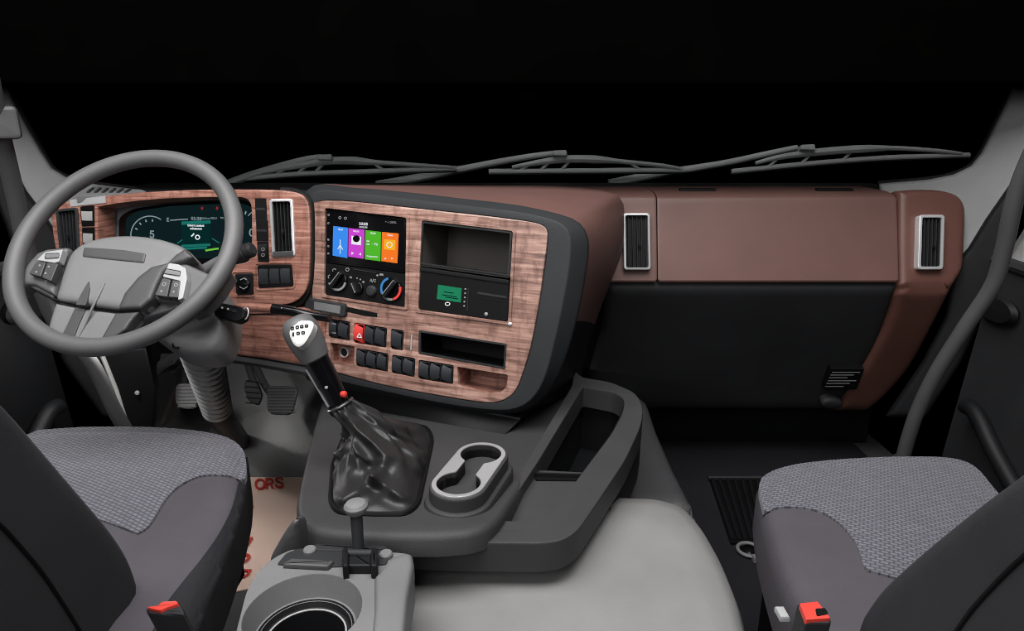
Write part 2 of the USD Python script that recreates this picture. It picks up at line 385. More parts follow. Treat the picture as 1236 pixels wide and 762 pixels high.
# windscreen glass
wsc = PL((0, 2.2, .93), (1, 0, 0), unit((0, -.42, .9)))
struct('window_1', [locpad(wsc, [(-1.17, 0), (1.17, 0), (1.22, .3), (1.22, .56), (-1.22, .56), (-1.22, .3)], -.003, .003)], 'glass', 'wide clear windscreen glass above the dashboard', 'window')
hd = PL((0, 1.66, 1.215), (1, 0, 0), (0, 0, 1))
struct('ceiling_header', [block(hd, -1.45, 0, 1.45, .26, -.35, 0, .01)], 'header_black', 'black roof header above the windscreen', 'ceiling')

def mirror(pts): return [(1236 - u, v) for u, v in pts]
def pillar(side):
    s = 1 if side == 'right' else -1
    a = math.radians(35)
    pl = PL((s * 1.2, 1.87, 1.0), (math.cos(a), -s * math.sin(a), 0), (0, .10, 1))
    inner = [(1222, 104), (1210, 132), (1196, 160), (1184, 184), (1171, 200), (1150, 210), (1120, 216), (1060, 221)] if s > 0 else \
            mirror([(8, 104), (22, 130), (38, 158), (52, 184), (64, 203), (82, 214), (110, 221), (165, 228)])
    outer = [(1060, 240), (1150, 290), (1160, 345), (1205, 340), (1222, 275), (1250, 205), (1300, 104)]
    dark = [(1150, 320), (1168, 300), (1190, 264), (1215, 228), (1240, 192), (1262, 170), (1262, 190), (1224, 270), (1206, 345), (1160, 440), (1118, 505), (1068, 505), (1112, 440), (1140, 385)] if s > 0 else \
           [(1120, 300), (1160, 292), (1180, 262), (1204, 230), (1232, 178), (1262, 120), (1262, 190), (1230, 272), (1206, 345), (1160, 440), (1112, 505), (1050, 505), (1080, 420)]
    px = inner + outer
    if s < 0: px = mirror(px); dark = mirror(dark)
    m = soft(px, lambda u, v: pl.hit(u, v), pl.n, .05, 7, .018, 9)
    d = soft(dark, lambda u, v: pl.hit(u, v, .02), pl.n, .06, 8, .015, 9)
    return m, pl, d
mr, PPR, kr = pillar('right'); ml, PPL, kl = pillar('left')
struct('trim_5', kl, 'black_plastic', 'dark kick panel below the left pillar', 'trim'); struct('trim_6', kr, 'black_plastic', 'kick panel between the right pillar and the grab bar, pillar shade painted into its black', 'trim')  # the right panel's black also paints in the shade fading down the pillar
t = struct('trim_1', ml, 'pillar_grey', 'light grey windscreen pillar trim on the left', 'pillar')
t = struct('trim_2', mr, 'pillar_grey', 'light grey windscreen pillar trim on the right', 'pillar')
# seals along the windscreen edge
for k, (pl, pts) in enumerate(((PPR, [(1222, 104), (1210, 132), (1196, 160), (1184, 184), (1171, 200), (1150, 210), (1120, 216), (1060, 221)]),
                               (PPL, [(8, 104), (22, 130), (38, 158), (52, 184), (64, 203), (82, 214), (110, 221), (165, 228)]))):
    struct('trim_%d' % (k + 3), tube(curve([pl.hit(u, v, -.02) for u, v in pts], 5), .007, 8), 'rubber', 'black rubber seal along the %s pillar edge of the windscreen' % ('right' if k == 0 else 'left'), 'seal')
# doors: panels with a sill, armrest and pull
for s, nm, lb in ((-1, 'door_1', 'dark inner panel of the left door beside the driver seat'), (1, 'door_2', 'dark inner panel of the right door beside the passenger seat')):
    pl = PL((s * 1.26, 1.0, 0), (0, -s, 0), (0, 0, 1))
    X = lambda y: (y - 1.0) * -s
    o = np.array([(X(.1), .02), (X(1.78), .02), (X(1.70), .775), (X(.1), .70)])
    d = struct(nm, locpad(pl, o if area2(o) > 0 else o[::-1], -.05, 0, .012), 'dark_plastic' if s > 0 else 'black_plastic', lb, 'door')
    q = [pl.to3(np.array(X_), .0) for X_ in ((X(.5), .52), (X(.9), .55), (X(1.25), .56), (X(1.42), .5))]
    part(d, 'armrest', tube(curve(q, 6), .05, 12, .035), 'black_plastic')
    part(d, 'window_sill', tube([pl.to3(np.array((X(.12), .71)), 0), pl.to3(np.array((X(1.7), .785)), 0)], .016, 8), 'dark_plastic')
    pp = PL(pl.o, pl.ux, pl.uy)
    hc = at_x(1206 if s > 0 else 30, 374, s * 1.25)
    part(d, 'door_handle', lathe([(.0, -.01), (.03, -.01), (.036, .004), (.03, .014), (.0, .016)], hc, (-s, 0, 0), 24, sx=2.0), 'black_plastic')
    dg = [at_x(u if s > 0 else 1236 - u, v, s * 1.225) for u, v in ((1165, 490), (1178, 500), (1200, 545), (1225, 590), (1260, 650))]
    part(d, 'door_pull', tube(curve(dg, 6), .021, 12), 'black_plastic')
# white housing added for the bright view through the right window, tilted to catch light
mh = thing('added_white_housing', 'added white housing outside the right window, standing in for the bright patch at the picture edge', 'mirror', at_x(1236, 305, 1.6))
mp = PL(at_x(1240, 300, 1.6), unit((0.3, -1, 0)), unit((.55, .165, 1)))
part(mh, 'housing', block(mp, -.06, -.13, .35, .22, -.12, 0, .03, .05), 'outside_white')
part(mh, 'arm', tube([mp.to3(np.array((.1, -.12)), -.06), mp.to3(np.array((.05, -.3)), -.06), (1.3, 1.5, .6)], .015, 8), 'rubber')

# grab bars
for s in (1, -1):
    g = thing('grab_bar', 'grey grab bar along the %s windscreen pillar' % ('right' if s > 0 else 'left'), 'grab bar', (s * 1.05, 1.6, .4))
    px = [(1292, 90), (1262, 150), (1228, 230), (1212, 300), (1198, 345), (1165, 395), (1130, 450), (1108, 495), (1096, 530), (1088, 560)]
    ys = np.interp([p[1] for p in px], [100, 200, 345, 515, 560], [1.33, 1.40, 1.47, 1.60, 1.63])
    if s < 0: px = mirror([(1236 + 14, 90), (1236 + 2, 150), (1219, 230), (1204, 300), (1188, 345), (1165, 395), (1125, 440), (1098, 495), (1084, 520), (1076, 540)])
    part(g, 'bar', tube(curve([at_y(u, v, y) for (u, v), y in zip(px, ys)], 6), .0175, 14), 'bar_grey')
    e = at_y(*px[-1], ys[-1])
    part(g, 'foot', lathe([(.024, -.01), (.026, .015), (.02, .03)], e + np.array([0, .02, -.015]), (0, -.5, .8), 16), 'dark_plastic')
g2 = at_y(6, 148, 1.36)
hb = PL(g2, (math.cos(.6), math.sin(.6), 0), (0, 0, 1))
cb = thing('pillar_bracket', 'rounded grey bracket cap high on the left pillar', 'bracket', g2)
part(cb, 'cap', block(hb, -.04, -.032, .024, .032, -.03, .012, .008, .012), 'bar_grey')

# ============================================================ DASHBOARD
D = thing('dashboard', 'truck dashboard with brown leather pads, walnut trim and a black centre bezel', 'dashboard', (0, 1.75, .7))
part(D, 'top_pad', box((0, 2.09, .925), (2.36, .24, .03), .01), 'bezel_black')
for u0, u1 in ((800, 860), (1000, 1055)): pass
# passenger leather: one profile swept along X, in three lengths
def dash_profile(x0, x1):
    a = PLP.hit(900, 343); b = PLP.hit(900, 236)
    zt = .945; up = unit(b - a); pts = [a + np.array([0, .03, 0]), a + up * .004 + np.array([0, .004, 0]), a + up * .010]
    L = np.linalg.norm(b - a)
    for t in np.linspace(.1, .9, 6): pts.append(a + up * L * t)
    c = a + up * (L - .01); e = np.array([0, c[1] + .085, zt])
    for t in np.linspace(0, 1, 8): k = np.array([0, c[1] + .012, zt]); pts.append((1 - t) ** 2 * c + 2 * t * (1 - t) * k + t * t * e)
    pts += [np.array([0, 2.02, zt]), np.array([0, 2.02, .9]), np.array([0, 1.88, .72])]
    P = np.array(pts); n = len(P); rs = []
    e = .006
    cy = P.mean(0)
    def ring(x, sh): q = P + (cy - P) * sh; q = q.copy(); q[:, 0] = x; return q
    return loft([ring(x0, .03), ring(x0 + .002, .008), ring(x0 + e, 0), ring(x1 - e, 0), ring(x1 - .002, .008), ring(x1, .03)])
xl = lambda u, v=290: PLP.hit(u, v)[0]
part(D, 'leather_pad', dash_profile(xl(640), xl(792.5)), 'leather_brown', 'brown leather pad holding the narrow vent left of the glove panel')
part(D, 'glove_panel', dash_profile(xl(794), xl(1083.5)), 'leather_brown', 'wide brown leather panel above the passenger footwell')
for u in (848, 1018):
    q = PLP.hit(u, 232); part(D, 'defroster_slot', box((q[0], 1.885, .947), (.10, .02, .008), .003), 'deep_black')
# leather end with the leg that runs down, following both planes
def two(u, v): return PLP.hit(u, v) if v < 345 else PLL.hit(u, v, .012 * min(1, (v - 345) / 10))
end_px = np.vstack([curve([(1085, 229), (1110, 227), (1140, 228), (1158, 234), (1167, 246), (1168.5, 265), (1167, 300), (1165, 325), (1152, 348), (1128, 395), (1100, 445), (1070, 480), (1050, 496)], 5),
                    curve([(1012, 496), (1035, 460), (1058, 420), (1075, 385), (1085, 350), (1085, 300), (1085, 260)], 4)])
part(D, 'leather_end', soft(end_px, two, PLP.n, .06, 9, .022, 6), 'leather_red', 'brown leather end pad with a leg running down beside the right door')
# lower passenger panel
lo = np.array([(734, 345), (1086, 345), (1060, 420), (1034, 462), (1010, 498), (700, 498), (728, 400)])
part(D, 'lower_panel', soft(lo, lambda u, v: PLL.hit(u, v), PLL.n, .03, 12, .018, 5), 'dark_plastic', 'black lower panel under the brown leather')
st = PLL.shift(.022)
lb = part(D, 'warning_label', pad(st, [(1003, 446), (1043, 446), (1034, 470), (994, 470)], -.024, 0, .0), 'deep_black', 'small black label with rows of white print')
for k in range(6):
    u = 1004 - 1.6 * k; v = 449.5 + 3.4 * k
    part(lb, 'print_line', lines_on(st, [(u, v), (u + (34 - 6 * (k % 3)), v)], 1.5, .0003), 'print_grey')
tb = part(D, 'lower_tab', soft(disc_px(1005, 490, 13, 6), lambda u, v: PLL.hit(u, v, .03), PLL.n, .03, 5, .008, 3), 'dark_plastic')

# leather hump from the centre bezel to the passenger face, and the bezel
def by_angle(px, c, n=96, a0=0.0):
    g = Polygon(px).exterior; out = []
    for t in a0 + np.linspace(0, 2 * np.pi, n, endpoint=False):
        l = shapely.LineString([c, (c[0] + 900 * math.cos(t), c[1] + 900 * math.sin(t))]); x = g.intersection(l)
        if x.geom_type != 'Point': x = max(x.geoms, key=lambda q: Point(c).distance(q if q.geom_type == 'Point' else q.centroid)); x = x if x.geom_type == 'Point' else x.centroid
        out.append((x.x, x.y))
    return np.array(out)
CC = (520, 350)
wood_o = np.vstack([curve([(378, 243), (400, 242), (430, 243.5), (500, 251), (560, 257.5), (600, 262), (640, 267.5), (655, 272), (660.5, 279), (660, 295), (655, 335), (648, 380), (640, 420), (631, 450), (624, 468), (615, 479), (600, 485.5), (580, 485.5), (540, 479.5), (470, 466.5), (420, 454), (394, 446), (384, 437), (377, 400), (376, 300)], 4)])
mid_o = spline([(376, 234), (430, 234), (500, 241), (560, 248), (620, 255), (660, 263), (682, 273), (690, 290), (688, 325), (680, 370), (670, 415), (659, 455), (645, 480), (625, 493), (595, 495), (540, 488), (470, 474), (395, 456), (372, 440), (368, 300)], 5)
out_o = spline([(372, 228), (430, 227), (500, 233), (560, 240), (620, 247), (665, 256), (695, 266), (708, 281), (711, 302), (706, 340), (697, 385), (684, 430), (668, 465), (650, 486), (625, 499), (590, 501), (540, 495), (470, 482), (395, 464), (366, 446), (362, 300)], 5)
R0 = by_angle(wood_o, CC, 120); R1 = by_angle(mid_o, CC, 120); R2 = by_angle(out_o, CC, 120)
H = lambda R, h: np.array([PLC.hit(u, v, h) for u, v in R])
part(D, 'centre_bezel', loft([H(R0 * .97 + np.array(CC) * .03, -.012), H(R0, -.004), H(R0 + (R1 - R0) * .06, .004), H(R0 + (R1 - R0) * .9, .004), H(R1, .001), H(R1 + (R2 - R1) * .85, -.033), H(R2, -.042), H(R2, -.10)], caps=False), 'bezel_black', 'wide black bezel around the walnut centre trim', smooth=40)
hump_px = spline([(395, 224), (440, 221), (520, 221), (600, 222), (690, 226), (735, 231), (750, 240), (754, 260), (752, 300), (736, 344), (724, 375), (712, 410), (704, 440), (696, 470), (660, 500), (590, 500), (470, 480), (385, 440), (375, 300), (378, 240)], 6)
PB = PLP.shift(-.004)
def hit_b(u, v):
    if v < 236: return at_z(u, max(v, 224), .947) if at_z(u, max(v, 224), .947)[1] < 2.05 else at_z(u, 226, .947)
    return PB.hit(u, v)
RB = by_angle(hump_px, CC, 120); B = np.array([hit_b(u, v) for u, v in RB]); A = H(R2, -.044)
midr = .5 * A + .5 * B
ctr = A.mean(0); rad = midr - ctr; bul = unit(np.array([0, 0, 1.0]))
midr = midr + np.clip((rad @ np.array([.4, 0, .9])) / .3, 0, 1)[:, None] * np.array([.012, 0, .012])
Q = [A + (B - A) * 0]
for t in np.linspace(.12, 1, 8): Q.append((1 - t) ** 2 * A + 2 * t * (1 - t) * (midr * 2 - .5 * (A + B)) + t * t * B)
Q = np.array(Q)
ang = np.linspace(0, 2 * np.pi, 120, endpoint=False)
k0 = int(np.argmin(np.abs(ang - math.atan2(385 - 350, 697 - 520)))); kt = int(np.argmin(np.abs(ang - (2 * np.pi + math.atan2(232 - 350, 385 - 520)))))
def strip(i0, i1):
    ids = np.arange(i0, i1 + 1) % 120; S = Q[:, ids]; k, n = S.shape[:2]
    back = S - np.array([0, 0, .004]) - .004 * unit([.5, -.5, 0]) * 0
    f = []
    for i in range(k - 1):
        for j in range(n - 1):
            a = i * n + j; f += [[a, a + 1, a + n + 1], [a, a + n + 1, a + n]]
    m = trimesh.Trimesh(S.reshape(-1, 3), f, process=False); return m
part(D, 'leather_hump', strip(kt, 120 + k0), 'leather_brown', 'brown leather hump sweeping back from the centre bezel', smooth=50)
part(D, 'bezel_side', strip(k0, kt), 'black_plastic', smooth=50)

# --- walnut centre trim with its openings
HU = [(392, 251), (490.5, 263), (488.5, 371.5), (391, 356)]
PK = [(509, 266), (619, 279), (613, 389), (504.5, 374)]
SL = [(505.5, 399), (611.5, 415.5), (609.5, 446), (505, 427)]
CO = [(552, 443), (613, 453), (611, 468), (603, 474.5), (590, 475), (553, 466)]
LG = [(399, 414), (428, 418.5), (427, 441), (400, 437)]
sw_rows = []
def zA(q): return [(380 + x / 7.62, 370 + y / 7.62) for x, y in q]
def zB(q): return [(490 + x / 6.93, 380 + y / 6.93) for x, y in q]
def z5(q): return [(290 + x / 4.76, 225 + y / 4.76) for x, y in q]
groups = [
 ('a', zA([(130, 112), (322, 142), (318, 318), (128, 284)]), [zA([(137, 120), (213, 133), (210, 288), (135, 275)]), zA([(221, 135), (316, 150), (312, 310), (219, 292)])]),
 ('b', zA([(362, 150), (662, 200), (655, 382), (356, 334)]), [zA([(368, 155), (456, 170), (451, 343), (362, 330)]), zA([(465, 172), (552, 186), (547, 358), (459, 344)]), zA([(560, 190), (655, 206), (649, 375), (554, 360)])]),
 ('c', zA([(702, 206), (818, 224), (808, 408), (697, 390)]), [zA([(707, 212), (812, 228), (802, 402), (702, 384)])]),
 ('d', zA([(382, 384), (675, 436), (668, 604), (380, 546)]), [zA([(387, 390), (474, 405), (469, 560), (386, 542)]), zA([(481, 408), (572, 424), (567, 578), (476, 562)]), zA([(580, 428), (669, 440), (663, 598), (574, 580)])]),
 ('e', zA([(712, 446), (922, 478), (916, 652), (706, 612)]), [zA([(717, 452), (808, 466), (802, 626), (712, 608)]), zA([(818, 470), (915, 484), (909, 646), (811, 628)])]),
 ('f', zB([(106, 379), (398, 424), (392, 584), (104, 536)]), [zB([(112, 385), (200, 400), (196, 546), (110, 532)]), zB([(206, 400), (294, 414), (290, 560), (203, 548)]), zB([(301, 414), (392, 430), (386, 578), (296, 562)])]),
]
part(D, 'centre_trim', pad(PLC, wood_o, -.006, .004, .003, [HU, PK, SL, CO, LG] + [g[1] for g in groups], 0, 2.5), 'walnut', 'walnut grain trim of the centre stack')
def outline(quad, pl, w, h, d, mat, nm, r=3, grow=2.5):
    c = np.mean(quad, 0); q = [tuple(c + (np.array(p) - c) * (1 + grow / 40)) for p in quad]
    ctr = Polygon(quad); big = ctr.buffer(w, join_style='mitre'); o = np.array(big.exterior.coords)[:-1]
    part(D, nm, pad(pl, o, h - .004, h + d, .001, [list(ctr.exterior.coords)[:-1]], r, r), mat)
outline(HU, PLC, 3.2, .004, .003, 'walnut', 'trim_frame'); outline(PK, PLC, 3.6, .004, .003, 'walnut', 'trim_frame')
def rocker(pl, quad, mat='switch_grey', label=None, nm='switch', tilt=.5):
    q = np.array(quad, float); c = q.mean(0); 
    o = pl.locs(rounded(q, 1.2, 3), .003); o = o if area2(o) > 0 else o[::-1]
    ins = inset(o, .0012); m1 = (o + ins) / 2; y = (ins[:, 1] - ins[:, 1].min()) / np.ptp(ins[:, 1])
    hh = .004 + .004 * (1 - (2 * y - 1) ** 2 * .9) * tilt * 2
    V = np.vstack([pl.to3(o, -.008), pl.to3(o, np.full(len(o), .002)), pl.to3(ins, hh * .8)]); n = len(o); f = []
    for i in range(2):
        for j in range(n): a, b = i * n + j, i * n + (j + 1) % n; f += [[a, b, b + n], [a, b + n, a + n]]
    # crowned face: rows of strips across y
    cx = ins.mean(0); rows = 7; lo_, hi_ = ins[:, 1].min(), ins[:, 1].max()
    from shapely.geometry import LineString
    face = []
    g = Polygon(ins); W = []
    for k in range(rows):
        yy = lo_ + (hi_ - lo_) * (k + .002 + .996 * 0) / (rows - 1); yy = min(max(yy, lo_ + 1e-5), hi_ - 1e-5)
        s = g.intersection(LineString([(-9, yy), (9, yy)])); xs = np.array(s.coords)[:, 0] if s.geom_type == 'LineString' else np.array([cx[0], cx[0]])
        h = .0035 + .0045 * (1 - (2 * k / (rows - 1) - 1) ** 2) * tilt * 2
        W.append([pl.to3(np.array((xs.min(), yy)), h), pl.to3(np.array((xs.max(), yy)), h)])
    W = np.array(W); base = len(V); V = np.vstack([V, W.reshape(-1, 3)])
    for k in range(rows - 1): a = base + 2 * k; f += [[a, a + 1, a + 3], [a, a + 3, a + 2]]
    return part(D, nm, trimesh.Trimesh(V, f, process=False), mat, label, 40)
hz = None
for g, fr, sws in groups:
    part(D, 'switch_frame', pad(PLC, fr, -.012, -.0035, 0, (), 2), 'deep_black')
    for i, q in enumerate(sws):
        h = rocker(PLC, q, 'hazard_red' if (g, i) == ('b', 0) else 'switch_grey', 'red hazard warning switch' if (g, i) == ('b', 0) else None)
        if (g, i) == ('b', 0):
            c = np.mean(q, 0); part(h, 'warning_triangle', lines_on(PLC, [(c[0], c[1] + 0), (c[0] + 2.8, c[1] + 5.0), (c[0] - 2.6, c[1] + 4.2)], .9, .0088, closed=True), 'print_white')
        if (g, i) == ('a', 0):
            for dv in (-6, 5): part(h, 'icon', lines_on(PLC, [(q[0][0] + 3, np.mean(q, 0)[1] + dv), (q[1][0] - 2, np.mean(q, 0)[1] + dv + .6)], 1.0, .0075), 'print_grey')
# blanked switch place, pockets, lighter socket
part(D, 'blank_plate', pad(PLC, [(489, 402), (498, 403.5), (497, 422), (488, 420.5)], .0, .0055, .001, (), 1.5), 'walnut')
part(D, 'blank_rib', tube([PLC.hit(497, 404, .006), PLC.hit(496, 423, .006)], .0018, 6), 'silver')
rc = lambda px, dep, nm, mat, lab, r=2: part(D, nm, recess(PLC, px, dep, .001, .003, r), mat, lab, 20)
rc([(509, 267), (618, 280), (614.5, 334), (505.8, 319)], .14, 'storage_pocket', 'pocket_grey', 'deep dark open pocket above the tachograph')
rc(SL, .12, 'storage_slot', 'black_plastic', 'wide low black slot right of the switches')
rc(CO, .07, 'coin_tray', 'walnut_red', 'small walnut coloured tray at the lower right corner')
rc(LG, .028, 'lighter_recess', 'walnut_red', 'square recess around the lighter socket')
for q in ([(509, 267), (618, 280), (614.5, 334), (505.8, 319)], SL):
    ctr = Polygon(q); o = np.array(ctr.exterior.coords)[:-1]; i_ = np.array(ctr.buffer(-2.2, join_style='mitre').exterior.coords)[:-1]
    part(D, 'pocket_rim', pad(PLC, o, .0, .005, .001, [i_], 1.5, 1.5), 'dark_plastic')
ls = PLC.shift(-.026); lc = ls.hit(418.5, 425); 
part(D, 'lighter_socket', [lathe([(.012, 0), (.0125, .012), (.0105, .014), (.0095, .010), (.009, .002)], lc, PLC.n, 24)], 'chrome', 'round metal lighter socket')
part(D, 'lighter_plug', lathe([(.009, 0), (.009, .009), (.006, .012), (0, .0125)], lc, PLC.n, 20), 'black_plastic')
part(D, 'card_reader', pad(PLC, [(374, 360), (415, 367), (417, 371), (416, 382), (412, 383), (374, 376)], .0, .014, .003, (), 2), 'dark_plastic', 'small grey box at the left edge of the centre trim')
part(D, 'reader_window', pad(PLC, [(379, 364), (411, 369.5), (410, 379), (379, 373.5)], .012, .0147, .0003), 'grey_plastic')
part(D, 'card_slot', pad(PLC, [(417, 370), (455, 378), (455, 383), (440, 381.5), (417, 376)], .002, .0052, .0006), 'deep_black')
part(D, 'corner_clip', lathe([(.004, 0), (.004, .003), (.001, .005)], PLC.hit(616, 391, .004), PLC.n, 12), 'print_white')
# black riser under the stack
# black riser under the stack, from the bezel's lower edge down to the console plate
top_ = curve([(414, 465), (500, 483), (560, 494), (600, 501.5), (628, 507)], 5); bot_ = curve([(408, 489), (500, 506), (560, 517.5), (590, 523), (608, 526)], 5)
rr_ = []
for (a, b), (c, d) in zip(top_, bot_):
    t3 = PLC.hit(a, b, -.03); b3 = LP.hit(c, d, -.002); back = np.array([.05, .10, 0]); rr_.append([t3 + .002 * np.array([0, 0, 1]), t3 + (b3 - t3) * .06, b3, b3 + back, t3 + back])
part(D, 'stack_riser', loft(rr_), 'black_plastic', smooth=20)
part(D, 'riser_lip', tube([r_[0] for r_ in rr_], .0032, 8), 'dark_plastic')

# --- driver's walnut panel
arch = curve([(61, 251), (75, 245), (100, 240), (130, 236), (165, 232.5), (200, 230.5), (240, 229), (290, 228.5), (330, 229), (352, 231), (365, 236), (372, 246), (374, 262), (374, 300), (373, 330), (370, 348), (362, 360), (348, 367), (325, 369), (295, 369)], 4)
drv_o = np.vstack([arch, [(278, 368), (240, 350), (150, 345), (78, 340), (68, 310), (63, 280)]])
CH = curve([(118, 250), (140, 246), (165, 243), (200, 240), (240, 238.5), (280, 238), (296, 239.5), (302, 245), (304, 256), (304, 300), (302, 312), (296, 317), (280, 320)], 4)
CHp = np.vstack([CH, [(240, 321), (118, 321)]])
VL = [(66, 253), (93, 250), (96, 310), (72, 312)]
V5 = z5([(162, 72), (300, 70), (315, 405), (180, 412)])
VLi = list(Polygon(VL).buffer(-1.2, join_style='mitre').exterior.coords)[:-1]; V5i = list(Polygon(V5).buffer(-1.2, join_style='mitre').exterior.coords)[:-1]
part(D, 'driver_trim', pad(PLD, drv_o, -.05, .004, .004, [CHp, VLi, V5i], 0, 0), 'walnut_red', 'walnut trim panel around the instrument cluster')
part(D, 'driver_binnacle', pad(PLD, [(60, 257), (75, 250), (130, 241), (200, 235), (290, 233), (350, 236), (370, 243), (372, 262), (372, 330), (360, 358), (325, 366), (278, 366), (150, 343), (78, 338)], -.30, -.045, .004, [CHp, VLi, V5i]), 'bezel_black')
edge = [PLD.hit(u, v, -.01) for u, v in curve([(340, 229), (358, 231), (370, 238), (376.5, 250), (378, 290), (377, 330), (373, 352), (364, 364), (350, 371)], 5)]
part(D, 'panel_gap', tube(edge, .007, 8), 'deep_black')
part(D, 'sticker', pad(PLD, [(84, 241.5), (127, 236.5), (127.5, 245), (85, 249.5)], .003, .0052, .0), 'silver', 'white rectangular sticker on the walnut arch')
hood = PLD
# hood walls round the cluster
part(D, 'cluster_hood', recess(PLD, CHp, .062, .002, .004), 'hub_grey', smooth=30)
def vent(pl, quad, mat, ns, w=3.0, label=None, r=4.5, depth=.03, back=.004):
    ctr = Polygon(quad); o = np.array(quad, float); i_ = np.array(ctr.buffer(-w, join_style='mitre').exterior.coords)[:-1]
    c = np.mean(i_, 0); i_ = np.array(sorted(i_.tolist(), key=lambda p: math.atan2(p[1] - c[1], p[0] - c[0])))   # tl, tr, br, bl
    f = part(D, 'air_vent', pad(pl, o, -back, .0075, .003, [i_], r, r * .5), mat, label)
    part(f, 'duct', recess(pl, i_ , depth, .002, .002), 'deep_black')
    tl, tr, br, bl = i_
    for k in range(ns):
        s = (k + .5) / ns; a = tl + (tr - tl) * s; b = bl + (br - bl) * s
        A_, B_ = pl.loc(*a), pl.loc(*b); d = unit(B_ - A_); nn = np.array([-d[1], d[0]])
        L = np.array([A_ + nn * .0008, A_ - nn * .0008, B_ - nn * .0008, B_ + nn * .0008])
        part(f, 'slat', locpad(pl, L if area2(L) > 0 else L[::-1], -min(.022, depth - .001), .003, .0006), 'dark_plastic')
    s = .5 + .5 / ns; a = tl + (tr - tl) * s; b = bl + (br - bl) * s
    m = a * .42 + b * .58; part(f, 'slide_tab', lathe([(.0035, 0), (.0035, .004), (.002, .006)], pl.hit(*m, .002), pl.n, 10, sx=.8, sy=2.2), 'black_plastic')
    return f
vent(PLD, VL, 'dark_plastic', 5, 3.5, 'dark framed air vent at the left end of the driver panel')
vent(PLD, V5, 'chrome', 5, 3.6, 'chrome framed air vent right of the cluster')
vent(PLP.shift(.012), [(752, 257), (785, 257), (786, 326), (753, 326)], 'satin_metal', 5, 3.2, 'chrome framed narrow vent left of the glove panel', depth=.0085, back=.014)
vent(PLP.shift(.012), [(1110, 259), (1141, 259), (1139, 325.5), (1108, 325.5)], 'chrome', 5, 3.8, 'bright framed vent in the leather end pad', depth=.0085, back=.014)
V5b = z5([(183, 376), (303, 370), (306, 400), (186, 407)])
part(D, 'vent_foot', pad(PLD, V5b, .003, .0085, .001), 'steel')
for q, mt, lb2 in ((z5([(88, 72), (145, 72), (150, 188), (92, 188)]), 'dark_plastic', 'upper blank switch cover'), (z5([(94, 196), (155, 196), (158, 310), (97, 312)]), 'dark_plastic', 'lower blank switch cover')):
    part(D, 'switch_frame', pad(PLD, Polygon(q).buffer(.9, join_style='mitre').exterior.coords[:-1], .001, .0048, .0005, (), 1.5), 'deep_black')
    rocker(PLD, q, mt, lb2, 'blank_cover', .15)
q = z5([(100, 322), (158, 320), (162, 432), (105, 430)])
part(D, 'switch_frame', pad(PLD, Polygon(q).buffer(.9, join_style='mitre').exterior.coords[:-1], .001, .0048, .0005, (), 1.5), 'deep_black')
h = rocker(PLD, q, 'black_plastic', 'black switch with a white symbol right of the cluster')
for dv in (-3, 4): part(h, 'icon', lines_on(PLD, disc_px(317.5, 304 + dv, 1.8), .7, .0088, closed=True), 'print_grey')
q = z5([(103, 458), (290, 455), (300, 570), (110, 580)])
part(D, 'switch_frame', pad(PLD, Polygon(q).buffer(1.2, join_style='mitre').exterior.coords[:-1], .001, .0055, .001, (), 3), 'deep_black')
part(D, 'trim_rib', lines_on(PLD, [tuple(p) for p in rounded(np.array(Polygon(q).buffer(3.2, join_style='mitre').exterior.coords[:-1]), 4)], 1.3, .004, .002, True), 'walnut_red')
for k in range(3):
    a0, a1 = k / 3 + .01, (k + 1) / 3 - .01; tl, tr, br, bl = [np.array(p) for p in q]
    rocker(PLD, [tl + (tr - tl) * a0, tl + (tr - tl) * a1, bl + (br - bl) * a1, bl + (br - bl) * a0], 'switch_grey')
for q in ([(98, 250.5), (112.5, 249), (113, 272), (99.5, 272.5)], [(100, 276), (113, 275.5), (113.5, 300), (101, 300)]):
    part(D, 'switch_frame', pad(PLD, Polygon(q).buffer(1.2, join_style='mitre').exterior.coords[:-1], .001, .0048, .0005, (), 1.5), 'deep_black')
    rocker(PLD, q, 'light_plastic', None, 'blank_cover', .2)
# mirror adjuster
mq = z5([(-32, 502), (70, 502), (74, 620), (-26, 622)])
mm = part(D, 'mirror_switch', pad(PLD, mq, .0, .009, .002, (), 3), 'black_plastic', 'square mirror adjuster with a round dial')
mc = PLD.hit(294.5, 343, .009)
part(mm, 'dial', lathe([(.016, -.001), (.016, .006), (.012, .008), (0, .0085)], mc, PLD.n, 24), 'gloss_black')
part(mm, 'dial_mark', [lines_on(PLD, [(290, 338), (294, 336), (298, 338)], 1.0, .0178), lines_on(PLD, [(289, 346), (294, 349), (299, 346)], 1.0, .0178)], 'print_grey')
part(D, 'trim_rib', lines_on(PLD, rounded(np.array(Polygon(mq).buffer(2.2, join_style='mitre').exterior.coords[:-1]), 3).tolist(), 1.3, .004, .002, True), 'walnut_red')
# lower knee trim of walnut with a grey lip
PK_ = leaning(at_y(340, 400, 1.475), 14, 4)
part(D, 'knee_trim', pad(PK_, [(262, 366), (300, 366), (350, 372), (392, 378), (392, 446), (360, 440), (320, 434), (285, 430), (268, 400)], -.04, 0, .006, (), [0, 0, 0, 0, 4, 4, 4, 6, 6]), 'walnut_red', 'walnut knee panel right of the steering column')
part(D, 'knee_lip', tube(curve([PK_.hit(u, v, -.006) for u, v in ((282, 433), (320, 439), (360, 446), (396, 453))], 4), .010, 10, .016), 'dark_plastic')
part(D, 'knee_groove', tube([PK_.hit(285, 380, .0), PK_.hit(330, 379, .0), PK_.hit(372, 378, 0)], .002, 6), 'deep_black')
part(D, 'footwell_frame', [box((-.78, 1.95, .62), (.78, .3, .06), .01)], 'deep_black')
